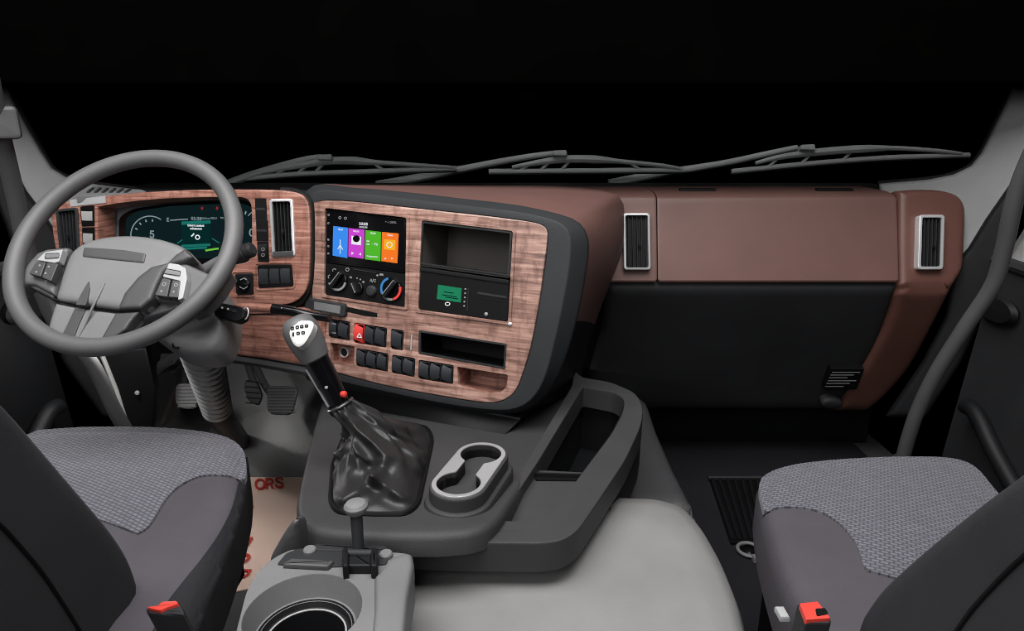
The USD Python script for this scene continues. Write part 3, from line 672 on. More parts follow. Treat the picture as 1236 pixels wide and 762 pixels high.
# defroster grille by the left pillar
gd = thing('defroster_grille', 'grey demister grille at the left corner below the windscreen', 'grille', at_z(130, 227, .945))
dg = level(.948)
part(gd, 'grille_plate', pad(level(.958), [(92, 236), (112, 225.5), (128, 225.5), (172, 229), (180, 233), (130, 236)], -.016, 0, .002), 'grey_plastic')
for k in range(6):
    part(gd, 'grille_bar', tube([level(.96).hit(112 + 9 * k, 227.5 + .2 * k), level(.96).hit(106 + 9 * k, 232)], .0035, 6), 'dark_plastic')
# ============================================================ INSTRUMENT CLUSTER
IC = PLD.shift(-.058)
cl = thing('instrument_cluster', 'dark digital instrument cluster with teal message box behind the steering wheel', 'instrument cluster', IC.hit(220, 280))
scr = [(143, 262), (160, 252), (200, 246), (240, 243), (290, 241), (310, 246), (310, 322), (143, 322)]
part(cl, 'screen', pad(IC, scr, -.004, .003, .001, (), [8, 8, 0, 0, 6, 4, 3, 3]), 'gloss_black')
dsp = IC.shift(.003)
part(cl, 'screen_face', pad(dsp, [(152, 264), (165, 255), (205, 249), (290, 245), (304, 250), (304, 312), (152, 312)], .0, .0006, 0, (), 5), 'cluster_dim')
D1 = .0008
arc = lambda u, v, r, a0, a1, sy=1.0, n=20: [(u + r * math.cos(t), v - sy * r * math.sin(t)) for t in np.radians(np.linspace(a0, a1, n))]
part(cl, 'gauge_arc', lines_on(dsp, arc(181, 284, 23, 55, 190), 1.2, D1), 'cluster_white')
for a in (80, 105, 130, 155):
    c, s = math.cos(math.radians(a)), math.sin(math.radians(a))
    part(cl, 'gauge_tick', lines_on(dsp, [(181 + 19.5 * c, 284 - 19.5 * s), (181 + 16.5 * c, 284 - 16.5 * s)], 1.6, D1), 'cluster_white')
part(cl, 'gauge_arc', lines_on(dsp, arc(318, 276, 24, 90, 140), 1.0, D1), 'cluster_white')
part(cl, 'gauge_tick', lines_on(dsp, [(296, 259), (297, 255)], 1.6, D1), 'cluster_white')
part(cl, 'readout_text', text_on(dsp, 180, 287, '5', 8.5, D1, bold=True), 'cluster_white')
part(cl, 'readout_text', text_on(dsp, 300, 285, '0', 8.5, D1, bold=True), 'cluster_white')
part(cl, 'readout_text', [text_on(dsp, 201, 267.5, 'E', 4.5, D1, bold=True), lines_on(dsp, [(205.5, 266), (227, 264.6)], 1.2, D1)], 'cluster_white')
part(cl, 'readout_text', [text_on(dsp, 230.5, 265.5, '01:38', 3.6, D1, bold=True), text_on(dsp, 243.5, 264.8, '000 km', 2.2, D1), text_on(dsp, 254, 264.4, '000.0', 2.2, D1), text_on(dsp, 266, 264, 'km', 2.4, D1)], 'cluster_white')
bx = part(cl, 'message_box', pad(dsp, [(219, 267), (254, 265.5), (254, 294), (219, 296)], .0, .0007, 0), 'teal_dark')
part(bx, 'box_edge', pad(dsp, [(219, 267.5), (254, 266), (254, 270), (219, 271.5)], .0, .001, 0), 'teal')
part(bx, 'message_text', [text_on(dsp, 236.5, 273.5, "Driver's seatbelt", 2.3, .001, center=True, bold=True, sx=.9), text_on(dsp, 236.5, 277.2, 'unfastened', 2.3, .001, center=True, bold=True, sx=.95)], 'screen_white')
part(bx, 'belt_symbol', [lines_on(dsp, [(231, 285.5), (234.5, 282)], 1.6, .001), lines_on(dsp, disc_px(238.5, 286.5, 2.4), 1.3, .001, closed=True)], 'screen_white')
part(cl, 'status_bar', [lines_on(dsp, [(219, 297.2), (254, 295.5)], 3, D1), lines_on(dsp, [(222, 300.5), (250, 299)], 2.6, D1)], 'teal')
part(cl, 'status_marks', lines_on(dsp, [(248, 302.5), (264, 300)], 2.2, D1), 'cluster_green')
part(cl, 'lane_mark', lines_on(dsp, [(214, 294), (220, 289.5)], 1.2, D1), 'teal'); part(cl, 'lane_mark', lines_on(dsp, [(256, 288), (265, 293.5)], 1.2, D1), 'teal')
for u in (244, 262): part(cl, 'warning_light', [lines_on(dsp, [(u, 253.5), (u, 249.5)], 1.4, D1), lines_on(dsp, [(u - 1.4, 251.5), (u + 1.6, 251.2)], 1.2, D1)], 'cluster_red')

# ============================================================ HEAD UNIT, CLIMATE PANEL, TACHOGRAPH
iu = thing('infotainment_display', 'touchscreen with four coloured tiles in the centre stack', 'touchscreen', PLC.hit(440, 290))
part(iu, 'housing', pad(PLC, [(392.3, 251.4), (490.2, 263.3), (489.3, 330), (391.7, 316.5)], -.09, .0015, .001), 'gloss_black')
gl = PLC.shift(.0018)
q0 = [(393.8, 253.4), (488.8, 265), (488, 327), (393.2, 314)]
part(iu, 'screen_glass', pad(PLC, q0, .001, .0024, .0005), 'gloss_black')
S1 = PLC.shift(.0025)
def z3(q): return [(370 + x / 4.7625, 220 + y / 4.7625) for x, y in q]
for nm, mt, q in (('blue_tile', 'screen_blue', [(153, 252), (238, 262), (234, 437), (150, 422)]), ('magenta_tile', 'screen_magenta', [(242, 264), (333, 273), (328, 441), (240, 428)]),
                  ('green_tile', 'screen_green', [(338, 275), (428, 286), (424, 455), (334, 443)]), ('orange_tile', 'screen_orange', [(433, 286), (529, 295), (522, 467), (430, 454)])):
    tl = part(iu, nm, pad(S1, z3(q), 0, .0005, 0), mt)
    T = lambda x, y: z3([(x, y)])[0]
    if nm == 'blue_tile':
        part(tl, 'icon', [lines_on(S1, z3([(194, 330), (193, 412)]), .9, .0007), lines_on(S1, z3([(180, 385), (194, 362), (208, 388)]), .9, .0007)], 'screen_white')
        part(tl, 'caption', text_on(S1, *T(196, 277), 'Navi', 2.2, .0007, center=True), 'screen_white')
    if nm == 'magenta_tile':
        part(tl, 'picture', pad(S1, z3([(258, 308), (314, 314), (312, 363), (257, 356)]), 0, .0007, 0), 'screen_white')
        part(tl, 'picture_shape', pad(S1, disc_px(*T(286, 325), 4.2), 0, .0009, 0), 'gloss_black')
        part(tl, 'icon', [pad(S1, z3([(258, 400), (272, 409), (258, 417)]), 0, .0007, 0), pad(S1, z3([(300, 414), (314, 406), (313, 422)]), 0, .0007, 0)], 'screen_white')
        part(tl, 'caption', text_on(S1, *T(286, 287), 'Music', 2.2, .0007, center=True), 'screen_white')
    if nm == 'green_tile':
        part(tl, 'icon', lines_on(S1, z3([(346, 338), (362, 340)]), 1.2, .0007), 'screen_white'); part(tl, 'icon', lines_on(S1, z3([(346, 356), (362, 358)]), 1.2, .0007), 'screen_white'); part(tl, 'readout', text_on(S1, *T(372, 362), '- 96', 3.0, .0007), 'screen_white')
        [part(tl, 'caption', text_on(S1, *T(x, y), w, 2.2, .0007, center=True), 'screen_white') for x, y, w in ((383, 298, 'Radio'), (378, 432, 'Frequency'))]
    if nm == 'orange_tile':
        part(tl, 'panel', pad(S1, z3([(446, 328), (512, 334), (508, 392), (444, 386)]), 0, .0007, 0), 'screen_yellow')
        part(tl, 'icon', lines_on(S1, disc_px(*T(477, 360), 3.2), .9, .0009, closed=True), 'screen_white')
        for x in (448, 486): part(tl, 'play_mark', pad(S1, z3([(x, 434), (x + 12, 438), (x + 2, 446)]), 0, .0007, 0), 'screen_white')
        part(tl, 'caption', text_on(S1, *T(480, 310), 'Video', 2.2, .0007, center=True), 'screen_white')
T = lambda x, y: z3([(x, y)])[0]
part(iu, 'clock_text', [text_on(S1, *T(300, 246), '10:08', 3.2, 0, bold=True), text_on(S1, *T(302, 262), '2021/06', 2.0, 0)], 'screen_white')
part(iu, 'status_icons', [text_on(S1, *T(452, 235), '* + 100%', 2.4, 0)] + [lines_on(S1, disc_px(*T(x, 204 + (x - 190) * .1), 1.4), .7, 0, closed=True) for x in (192, 224)], 'print_grey')
for k, y in enumerate((188, 236, 330, 368, 410)):
    part(iu, 'side_key', lines_on(S1, disc_px(*T(128 - (k > 0) * 2, y), .9, n=8), .6, 0, closed=True), 'print_grey')

cp_ = thing('climate_control_panel', 'black heater control panel with rotary dials below the touchscreen', 'control panel', PLC.hit(440, 345))
def z6(q): return [(380 + x / 7.62, 300 + y / 7.62) for x, y in q]
part(cp_, 'face_plate', pad(PLC, [(391.6, 317.5), (489.2, 331), (488.2, 371), (391.2, 355.8)], -.09, .0015, .001), 'deep_black')
CPL = PLC.shift(.0016)
Z = lambda x, y: z6([(x, y)])[0]
def dial(u, v, r_px, ang, nm, ring=None):
    c = CPL.hit(u, v); s = CPL.mpp(u, v); r = r_px * s * 1.03
    d = part(cp_, nm, lathe([(r, 0), (r, .003), (r * .93, .006), (r * .80, .007), (0, .007)], c, CPL.n, 32), 'gloss_black')
    a = math.radians(ang); dirv = np.array([math.cos(a), math.sin(a)]); pr = np.array([-dirv[1], dirv[0]]); o = CPL.loc(u, v)
    q = rounded([o - dirv * r * .85 - pr * r * .24, o + dirv * r * .95 - pr * r * .24, o + dirv * r * .95 + pr * r * .24, o - dirv * r * .85 + pr * r * .24], .003)
    part(d, 'grip', locpad(CPL, q, .005, .018, .003), 'black_plastic')
    part(d, 'pointer', locpad(CPL, [o - dirv * r * .7 + pr * r * .12 - pr * .0008, o + dirv * r * .9 + pr * r * .12 - pr * .0008, o + dirv * r * .9 + pr * r * .12 + pr * .0008, o - dirv * r * .7 + pr * r * .12 + pr * .0008], .017, .0185), 'print_grey')
    if ring:
        for a0, a1, mt in ring:
            t = np.radians(np.linspace(a0, a1, 14)); o_ = [o + r * 1.0 * np.array([math.cos(x), math.sin(x)]) for x in t]; i_ = [o + r * .80 * np.array([math.cos(x), math.sin(x)]) for x in t[::-1]]
            part(d, 'colour_arc', locpad(CPL, o_ + i_, .003, .0076), mt)
    return d
dial(*Z(222, 292), 12.5, 52, 'fan_dial', [(200, 350, 'print_grey')])
dial(*Z(400, 366), 7.6, 118, 'air_dial')
dial(*Z(712, 372), 13.8, 52, 'temperature_dial', [(110, 215, 'blue'), (290, 375, 'red'), (225, 285, 'print_grey')])
c = CPL.hit(*Z(527, 392)); part(cp_, 'air_conditioning_button', lathe([(.0125, 0), (.0125, .005), (.009, .009), (0, .010)], c, CPL.n, 24), 'dark_plastic')
part(cp_, 'slider_slot', pad(CPL, z6([(345, 190), (560, 225), (580, 240), (575, 262), (350, 220)]), -.001, .0006, 0), 'deep_black')
part(cp_, 'slider', pad(CPL, z6([(350, 186), (565, 222), (565, 229), (350, 194)]), 0, .002, .0003), 'dark_plastic')
part(cp_, 'panel_print', [text_on(CPL, *Z(505, 306), 'A/C', 3.6, .0006, bold=True)] + [pad(CPL, disc_px(*Z(x, y), r, n=8), 0, .0008, 0) for x, y, r in ((388, 274, .9), (418, 286, 1.0), (446, 308, 1.3), (575, 248, 1.3))]
     + [pad(CPL, z6([(320, 256), (342, 260), (341, 276), (319, 272)]), 0, .0008, 0), pad(CPL, z6([(596, 230), (630, 234), (628, 252), (594, 248)]), 0, .0008, 0)]
     + [lines_on(CPL, disc_px(*Z(x, y), 1.9), .9, .0006, closed=True) for x, y in ((300, 195), (180, 202), (138, 260))], 'print_grey')

tg = thing('tachograph', 'black tachograph unit with a small green display under the open pocket', 'tachograph', PLC.hit(560, 355))
part(tg, 'face', pad(PLC, [(506.2, 322), (614.2, 338), (612.6, 388), (505.2, 373.4)], -.11, .0025, .0012), 'deep_black')
TG = PLC.shift(.0026)
def z8(q): return [(500 + x / 5.078, 250 + y / 5.078) for x, y in q]
ds = part(tg, 'display', pad(TG, z8([(146, 476), (290, 498), (284, 586), (138, 564)]), 0, .0006, 0), 'lcd_green')
for k, (x, y, w) in enumerate(((182, 520, 60), (170, 538, 90), (190, 552, 80))): part(ds, 'display_text', lines_on(TG, z8([(x, y), (x + w, y + w * .15)]), 1.1, .0008), 'teal_dark')
part(tg, 'card_slot', pad(TG, z8([(388, 520), (566, 548), (564, 562), (386, 534)]), 0, .0012, .0002), 'dark_plastic')
part(tg, 'slot_shadow', pad(TG, z8([(372, 545), (562, 572), (560, 586), (370, 558)]), 0, .0005, 0), 'deep_black')
part(tg, 'seam', lines_on(TG, z8([(332, 498), (326, 640)]), .8, .0003), 'dark_plastic')
part(tg, 'top_bar', pad(PLC, [(506.4, 322.5), (614, 338.2), (613.9, 343), (506.2, 327)], .001, .005, .001), 'black_plastic')
for k in range(5): part(tg, 'key', pad(TG, disc_px(500 + (313 - 2 * k) / 5.078, 250 + (503 + 26 * k) / 5.078, 1.1, n=10), 0, .0012, .0003), 'print_grey')
part(tg, 'emblem', lines_on(TG, disc_px(540.3, 367, 2.8, 1.8), 1.0, .0004, closed=True), 'print_white')
part(tg, 'socket', lathe([(.004, 0), (.004, .002), (.0025, .003), (0, .003)], TG.hit(587, 379.3), TG.n, 14), 'print_grey')

# ============================================================ STEERING WHEEL
SW = thing('steering_wheel', 'grey steering wheel with button pods on both spokes', 'steering wheel', WC)
th = np.linspace(0, 2 * np.pi, 120, endpoint=False)
part(SW, 'rim', tube([PW.to3(np.array((.2125 * math.cos(t), .2125 * math.sin(t))), 0) for t in th], .0172, 20, closed=True, up=PW.n), 'wheel_grey')
def zw(q): return [(x / 2.54, 160 + y / 2.54) for x, y in q]
def wsoft(q, h, thick, rp, rm, step=4, **k): return soft(q, lambda u, v: PW.hit(u, v, h), PW.n, thick, rp, rm, step, **k)
hub = spline(zw([(166, 512), (172, 470), (190, 410), (212, 362), (250, 332), (310, 314), (380, 308), (450, 312), (515, 326), (560, 346), (588, 376), (566, 392), (530, 402), (500, 428), (480, 470), (466, 505), (430, 538), (380, 545), (300, 536), (225, 524)]), 4)
part(SW, 'airbag_pad', wsoft(hub, -.002, .055, 9, .016, 4), 'hub_grey', 'domed grey pad in the middle of the wheel')
low = np.array(zw([(167, 518), (225, 530), (300, 542), (380, 551), (428, 545), (405, 575), (385, 606), (350, 628), (300, 645), (220, 650), (150, 638), (138, 615), (150, 570)]))
part(SW, 'lower_spoke', wsoft(low, -.012, .03, 5, .010, 4), 'hub_grey')
part(SW, 'pad_seam', tube(curve([PW.hit(*p, -.010) for p in zw([(164, 512), (225, 526), (300, 538), (380, 547), (432, 541), (466, 508)])], 4), .003, 6), 'deep_black')
# shade on the right of pad and lower spoke, painted as darker grey pieces
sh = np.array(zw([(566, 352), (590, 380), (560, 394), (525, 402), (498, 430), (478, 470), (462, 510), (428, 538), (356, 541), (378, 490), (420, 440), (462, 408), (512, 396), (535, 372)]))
part(SW, 'pad_shade', wsoft(sh, .0, .03, 5, .006, 4), 'hub_dark', 'right side of the wheel pad, its shade painted in darker grey')
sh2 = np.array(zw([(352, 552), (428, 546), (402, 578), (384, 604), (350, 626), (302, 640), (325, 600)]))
part(SW, 'spoke_shade', wsoft(sh2, -.010, .02, 3, .004, 4), 'hub_dark')
part(SW, 'groove', pad(PW, zw([(271, 456), (274, 480), (266, 520), (262, 530), (232, 528), (248, 495)]), -.02, .0008, .0004, (), 1), 'hub_dark')
part(SW, 'groove', pad(PW, zw([(230, 536), (262, 540), (236, 600), (226, 628), (188, 624), (205, 590)]), -.03, -.0095, .001, (), 1), 'hub_dark')
part(SW, 'ridge', tube([PW.hit(*p, h) for p, h in zip(zw([(321, 462), (300, 505), (284, 536), (260, 590), (238, 632)]), (-.002, -.001, -.0035, -.011, -.0125))], .0024, 8), 'hub_grey')
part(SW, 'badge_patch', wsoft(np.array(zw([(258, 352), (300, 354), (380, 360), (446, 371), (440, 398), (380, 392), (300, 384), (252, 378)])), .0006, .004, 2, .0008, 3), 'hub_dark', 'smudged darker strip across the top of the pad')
lcurve = spline(zw([(190, 505), (178, 520), (200, 440), (214, 400), (232, 372), (222, 352), (205, 356), (190, 400), (172, 470)]), 3)
lsp = np.array(zw([(28, 452), (62, 425), (84, 395), (110, 366), (140, 354), (204, 348), (212, 356), (188, 402), (172, 460), (164, 498), (140, 488), (104, 468), (80, 466), (58, 478), (36, 500)]))
part(SW, 'left_spoke', wsoft(lsp, -.010, .030, 5, .010, 4), 'wheel_grey')
rsp = np.array(zw([(524, 392), (560, 394), (600, 412), (640, 430), (690, 408), (706, 430), (668, 490), (620, 540), (585, 556), (556, 512), (520, 514), (470, 510), (466, 500), (484, 455), (498, 420)]))
part(SW, 'right_spoke', wsoft(rsp, -.010, .032, 5, .010, 4), 'wheel_grey')
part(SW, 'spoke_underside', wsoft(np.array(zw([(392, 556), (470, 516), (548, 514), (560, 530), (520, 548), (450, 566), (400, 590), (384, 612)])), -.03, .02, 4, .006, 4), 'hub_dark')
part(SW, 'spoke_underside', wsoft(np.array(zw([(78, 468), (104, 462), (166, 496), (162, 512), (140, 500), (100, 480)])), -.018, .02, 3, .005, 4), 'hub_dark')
part(SW, 'hub_core', lathe([(.04, -.13), (.05, -.06), (.055, -.04), (.05, -.03)], PW.hit(150, 345), PW.n, 28), 'dark_plastic')
def pod(plate, keys, slot, lab, marks):
    p = part(SW, 'button_pod', pad(PW, zw(plate), -.012, .003, .0012, (), 1.6), 'silver', lab)
    s = part(p, 'toggle', pad(PW, zw(slot), .001, .0058, .0012, (), 1.2), 'hub_grey')
    part(s, 'toggle_edge', lines_on(PW, [tuple(x) for x in zw(slot)], .9, .0035, .0012, True), 'dark_plastic') if False else None
    part(p, 'toggle_outline', lines_on(PW, rounded(np.array(Polygon(zw(slot)).buffer(.5, join_style='mitre').exterior.coords[:-1]), 1.2).tolist(), .9, .003, .0008, True), 'dark_plastic')
    for i, (k, m) in enumerate(zip(keys, marks)):
        kk = part(p, 'key', pad(PW, zw(k), -.012, .004, .0015, (), 1.2), 'hub_dark')
        part(kk, 'symbol', [lines_on(PW, disc_px(*zw([c])[0], 1.9 if ring else .8), 1.0, .0042, closed=True) for c, ring in m], 'print_grey')
pod([(138, 366), (193, 358), (180, 396), (166, 400), (112, 391)], [[(112, 394), (140, 398), (124, 442), (88, 432)], [(144, 399), (178, 402), (156, 456), (128, 444)]], [(142, 373), (180, 372), (178, 383), (140, 386)], 'silver button pod on the left spoke', ([((122, 408), 0), ((112, 428), 0)], [((150, 412), 0), ((140, 432), 0)]))
pod([(518, 400), (548, 404), (569, 416), (573, 448), (560, 508), (545, 514), (552, 455), (498, 442)], [[(497, 446), (523, 451), (512, 504), (474, 498)], [(528, 452), (553, 456), (546, 506), (516, 504)]], [(508, 419), (552, 427), (550, 439), (505, 432)], 'silver button pod on the right spoke', ([((504, 466), 1), ((495, 487), 0)], [((540, 468), 1), ((533, 489), 0)]))

# ============================================================ STEERING COLUMN, STALKS, KEY
CO_ = PW.shift(-.10)
sc = thing('steering_column', 'grey steering column shroud with a ribbed bellows below it', 'steering column', CO_.hit(230, 410))
shr = spline([(140, 370), (158, 385), (178, 402), (200, 418), (216, 425), (238, 427), (252, 425), (264, 416), (271, 396), (273, 374), (268, 354), (258, 338), (240, 330), (180, 330), (145, 350)], 4)
part(sc, 'shroud', soft(shr, lambda u, v: CO_.hit(u, v), PW.n, .075, 14, .028, 5), 'grey_plastic')
0 and part(sc, 'column_sleeve', lathe([(.052, .02), (.058, .20)], CO_.hit(215, 395), -PW.n, 24), 'dark_plastic')
for u, v in ((207, 398), (214, 416)):
    part(sc, 'screw_recess', lathe([(.009, -.004), (.010, .002), (.007, .003), (.006, -.002)], CO_.hit(u, v, -.006), PW.n, 16), 'deep_black')
    part(sc, 'screw_head', lathe([(.004, -.004), (.004, .0025), (0, .003)], CO_.hit(u + 4, v + 1.0, -.006), PW.n, 12), 'light_plastic')
a, b = at_y(240, 412, 1.50), at_y(262, 494, 1.74)
ts = np.linspace(0, 1, 105); rr = np.interp(ts, [0, 1], [.047, .037]) + .0042 * np.cos(ts * 13 * 2 * np.pi)
part(sc, 'bellows', tube([a + (b - a) * t for t in ts], rr, 26), 'silver', 'ribbed light grey bellows', 60)
e_ = b + unit(b - a) * .035
part(sc, 'bellows_collar', cyl(b - unit(b - a) * .004, e_, .040, 24, .004), 'dark_plastic')
f0 = e_; f1 = at_z(298, 542, .03)
part(sc, 'lower_shaft', tube(curve([f0, .5 * (f0 + f1) + np.array([.0, 0, .0]), f1], 6), np.linspace(.036, .028, 13), 16), 'dark_plastic')

st1 = thing('column_stalk', 'dark grey stalk with a ribbed knob right of the steering wheel, over the cluster', 'stalk', at_y(290, 305, 1.40))
a, b = at_y(238, 332, 1.42), at_y(297, 303, 1.40)
part(st1, 'lever', tube(curve([a, at_y(262, 318, 1.41), at_y(280, 309, 1.40), b], 5), np.linspace(.014, .011, 16), 12), 'hub_grey')
ax = unit(at_y(304, 300, 1.395) - at_y(283, 308, 1.40))
part(st1, 'knob', lathe([(.012, -.002), (.0165, .002), (.017, .018), (.0155, .019), (.0155, .022), (.017, .023), (.0165, .036), (.012, .041), (0, .042)], at_y(286, 308, 1.39), ax, 24), 'dark_plastic')
part(st1, 'knob_ring', lathe([(.0172, .019), (.0172, .0215), (.016, .022)], at_y(286, 308, 1.39), ax, 24), 'hub_dark')
st2 = thing('column_stalk', 'long thin stalk with a black tip pointing right above the gear knob', 'stalk', at_y(350, 378, 1.36))
pts = [at_y(272, 372, 1.42), at_y(305, 371.5, 1.39), at_y(332, 373, 1.365)]
part(st2, 'arm', tube(curve(pts, 5), .010, 12, .008), 'walnut_red', 'walnut toned arm of the stalk')
part(st2, 'tip', tube(curve([at_y(330, 373, 1.366), at_y(352, 376, 1.355), at_y(376, 381, 1.345), at_y(398, 384, 1.335)], 5), np.interp(np.linspace(0, 1, 16), [0, .3, .7, 1], [.012, .011, .009, .010]), 12), 'gloss_black')
part(st2, 'symbol', lathe([(.0016, 0), (.0016, .001), (0, .001)], at_y(340, 372, 1.348), (-.2, -.8, .5), 8), 'print_grey')
iks = leaning(at_y(256, 372, 1.285), 22, 40)
ik = thing('ignition_key', 'black key fob with a metal ring in the ignition lock', 'key', at_y(262, 372, 1.285))
part(ik, 'lock', lathe([(.016, -.05), (.018, -.012), (.018, 0), (.010, .003), (0, .003)], iks.hit(252, 371), unit((.5, -.75, .3)), 24), 'hub_dark')
part(ik, 'blade', tube([iks.hit(250, 371), iks.hit(262, 371)], .004, 8), 'steel')
fob = [(259, 363.5), (288, 369), (296, 374), (293, 384), (284, 388), (257, 379)]
part(ik, 'fob', pad(iks, fob, -.010, .007, .004, (), 3), 'black_plastic')
for u, v in ((268, 371.5), (275, 373), (282, 375)): part(ik, 'fob_button', pad(iks, rounded([(u - 3, v - 2.6), (u + 3, v - 1.6), (u + 3, v + 2.6), (u - 3, v + 1.6)], 1.2), .006, .0085, .0006), 'dark_plastic')
part(ik, 'fob_mark', [pad(iks, disc_px(u, v, 1.2, n=10), .008, .0092, 0) for u, v in ((268, 371.5), (275, 373))], 'print_white')
t_ = np.linspace(0, 2 * np.pi, 28, endpoint=False); rc0 = iks.loc(297, 379)
part(ik, 'key_ring', tube([iks.to3(rc0 + np.array([.007 * math.cos(x), .011 * math.sin(x)]), .002 + .004 * math.sin(x)) for x in t_], .0013, 8, closed=True), 'chrome')
# ============================================================ CENTRE CONSOLE
cc = thing('centre_console', 'dark centre console with gear lever plate, double cup holder and a deep side tray', 'centre console', (0, 1.05, ZP))
plate_px = [(405, 440), (392, 470), (381, 505), (370, 548), (360, 590), (357, 612), (362, 628), (376, 638), (400, 642), (460, 645), (530, 645), (568, 642), (590, 635), (606, 622), (640, 568), (672, 515), (699, 466), (702, 440)]
part(cc, 'lever_plate', soft(rounded(plate_px, 10, 4), lambda u, v: LP.hit(u, v), LP.n, .035, 10, .012, 6), 'console_plastic', 'gently rounded plate around the gear lever')
under = [(400, 440), (376, 560), (373, 574), (560, 574), (600, 565), (680, 470), (690, 440)]
part(cc, 'lower_body', pad(LP, under, -.52, -.03, .004), 'black_plastic')
TZ = .53; TP = level(TZ)
tray_o = rounded([(693, 446), (702, 455), (738, 461), (768, 474), (777, 492), (774, 514), (755, 555), (722, 605), (698, 640), (680, 652), (655, 656), (560, 655), (470, 652), (470, 641), (582, 640), (632, 562), (690, 466)], [3, 6, 8, 10, 12, 12, 10, 10, 12, 14, 14, 4, 4, 3, 6, 4, 4], 5)
tray_h = rounded([(704, 467), (742, 474), (754, 482), (752, 498), (738, 524), (700, 574), (672, 612), (658, 626), (640, 629), (602, 629), (648, 560)], [3, 6, 8, 8, 8, 4, 8, 8, 8, 3, 3], 4)
part(cc, 'tray_rim', pad(TP, tray_o, -.05, .0, .004, [tray_h]), 'console_plastic', 'broad rim around the side tray')
deep = rounded([(703, 468), (742, 475), (753, 483), (751, 498), (738, 523), (702, 572), (641, 570)], [2, 5, 7, 7, 6, 2, 2], 4)
part(cc, 'deep_pocket', recess(TP, deep, .16, -.012, .004), 'black_plastic', 'deep dark pocket of the side tray', 20)
q = TP.locs(rounded([(634, 570), (702, 572), (672, 611), (658, 625), (640, 629), (592, 629)], [2, 2, 8, 8, 8, 2], 4))
shelf = pad(TP.shift(-.022), [(630, 566), (708, 570), (676, 616), (660, 632), (590, 636)], -.02, 0, .003)
part(cc, 'tray_shelf', shelf, 'console_plastic')
sl = TP.shift(-.021)
part(cc, 'shelf_slot', pad(sl, [(645, 574), (699, 575), (698, 580), (646, 579.5)], -.004, .0015, 0, (), 2.2), 'deep_black')
part(cc, 'outer_wall', pad(TP, rounded([(690, 470), (700, 456), (738, 462), (767, 475), (776, 493), (773, 514), (754, 556), (737, 582), (712, 582), (722, 555), (745, 510), (752, 488), (740, 476)], 4, 4), -.16, -.03, .004), 'black_plastic')
# double cup holder
from shapely.geometry import LineString
c1, c2 = at_z(553.5, 582.5, .582)[:2], at_z(580.5, 547.5, .582)[:2]
axis = LineString([c1, c2]); stad = lambda r: np.array(axis.buffer(r, 24).exterior.coords)[:-1]
mid = (c1 + c2) / 2; dv = unit(c2 - c1)
hole = Point(c1).buffer(.0345, 24).union(Point(c2).buffer(.0345, 24)).union(LineString([mid - dv * .03, mid + dv * .03]).buffer(.0165, cap_style='flat')).buffer(-.006).buffer(.012).buffer(-.006)
hole2 = np.array(hole.exterior.coords)[:-1]
W0 = level(0)
rm = part(cc, 'cup_holder', prism2(stad(.0465), [hole2], .51, .579, .004, W0.to3), 'console_plastic', 'raised double cup holder')
part(rm, 'base_flange', prism2(stad(.055), [stad(.044)], .51, .557, .009, W0.to3), 'console_plastic')
part(rm, 'rim', prism2(stad(.0425), [hole2], .572, .582, .002, W0.to3), 'satin_metal', 'bright metallic rim with a waisted opening')
wl = recess(W0, [tuple(proj(W0.to3(p, 0))) for p in hole2], .001) if False else None
o = hole2 if area2(hole2) > 0 else hole2[::-1]; n = len(o)
V = np.vstack([W0.to3(o, .580), W0.to3(o, .462), W0.to3(inset(o, -.002), .460), W0.to3(inset(o, -.002), .580)]); f = []
for i in range(n):
    j = (i + 1) % n
    for a in range(3): f += [[i + a * n, i + a * n + n, j + a * n + n], [i + a * n, j + a * n + n, j + a * n]]
t = earcut.triangulate_float64(o, np.array([n], np.uint32)).reshape(-1, 3).astype(int); f += (t + n).tolist()
part(rm, 'well', trimesh.Trimesh(V, f, process=False), 'deep_black')

# ============================================================ GEAR LEVER
Kp, Bp = at_y(366, 404, 1.10), LP.hit(452, 566)
gl_ = thing('gear_lever', 'tall gear lever with grey knob, white shift plate and black leather gaiter', 'gear lever', Bp)
axl = unit(Kp - Bp); Ln = np.linalg.norm(Kp - Bp)
base_px = rounded([(418, 520), (402, 560), (399, 606), (408, 619), (450, 621), (490, 621), (504, 610), (522, 530), (516, 516), (480, 510), (440, 508)], [8, 6, 8, 8, 4, 8, 10, 8, 8, 8, 8], 5)
NB = 150
gb = by_angle(base_px, (455, 566), NB)
ring0 = np.array([LP.hit(u, v, .001) for u, v in gb])
col = Bp + axl * (Ln * .50); mid1 = Bp + axl * Ln * .22 + np.array([.012, -.004, 0])
e1 = unit(np.cross(axl, [0, 1, 0])); e1 = unit(ring0[0] - Bp - ((ring0[0] - Bp) @ axl) * axl); 
th = np.unwrap([math.atan2((p - Bp) @ np.cross(axl, e1), (p - Bp) @ e1) for p in ring0])
e2 = np.cross(axl, e1)
def circ(c, r): return c + r * (np.cos(th)[:, None] * e1 + np.sin(th)[:, None] * e2)
rings = []
prof = [(0, 0), (.06, .03), (.13, .08), (.22, .18), (.32, .31), (.42, .46), (.52, .61), (.62, .74), (.74, .85), (.86, .94), (1, 1)]
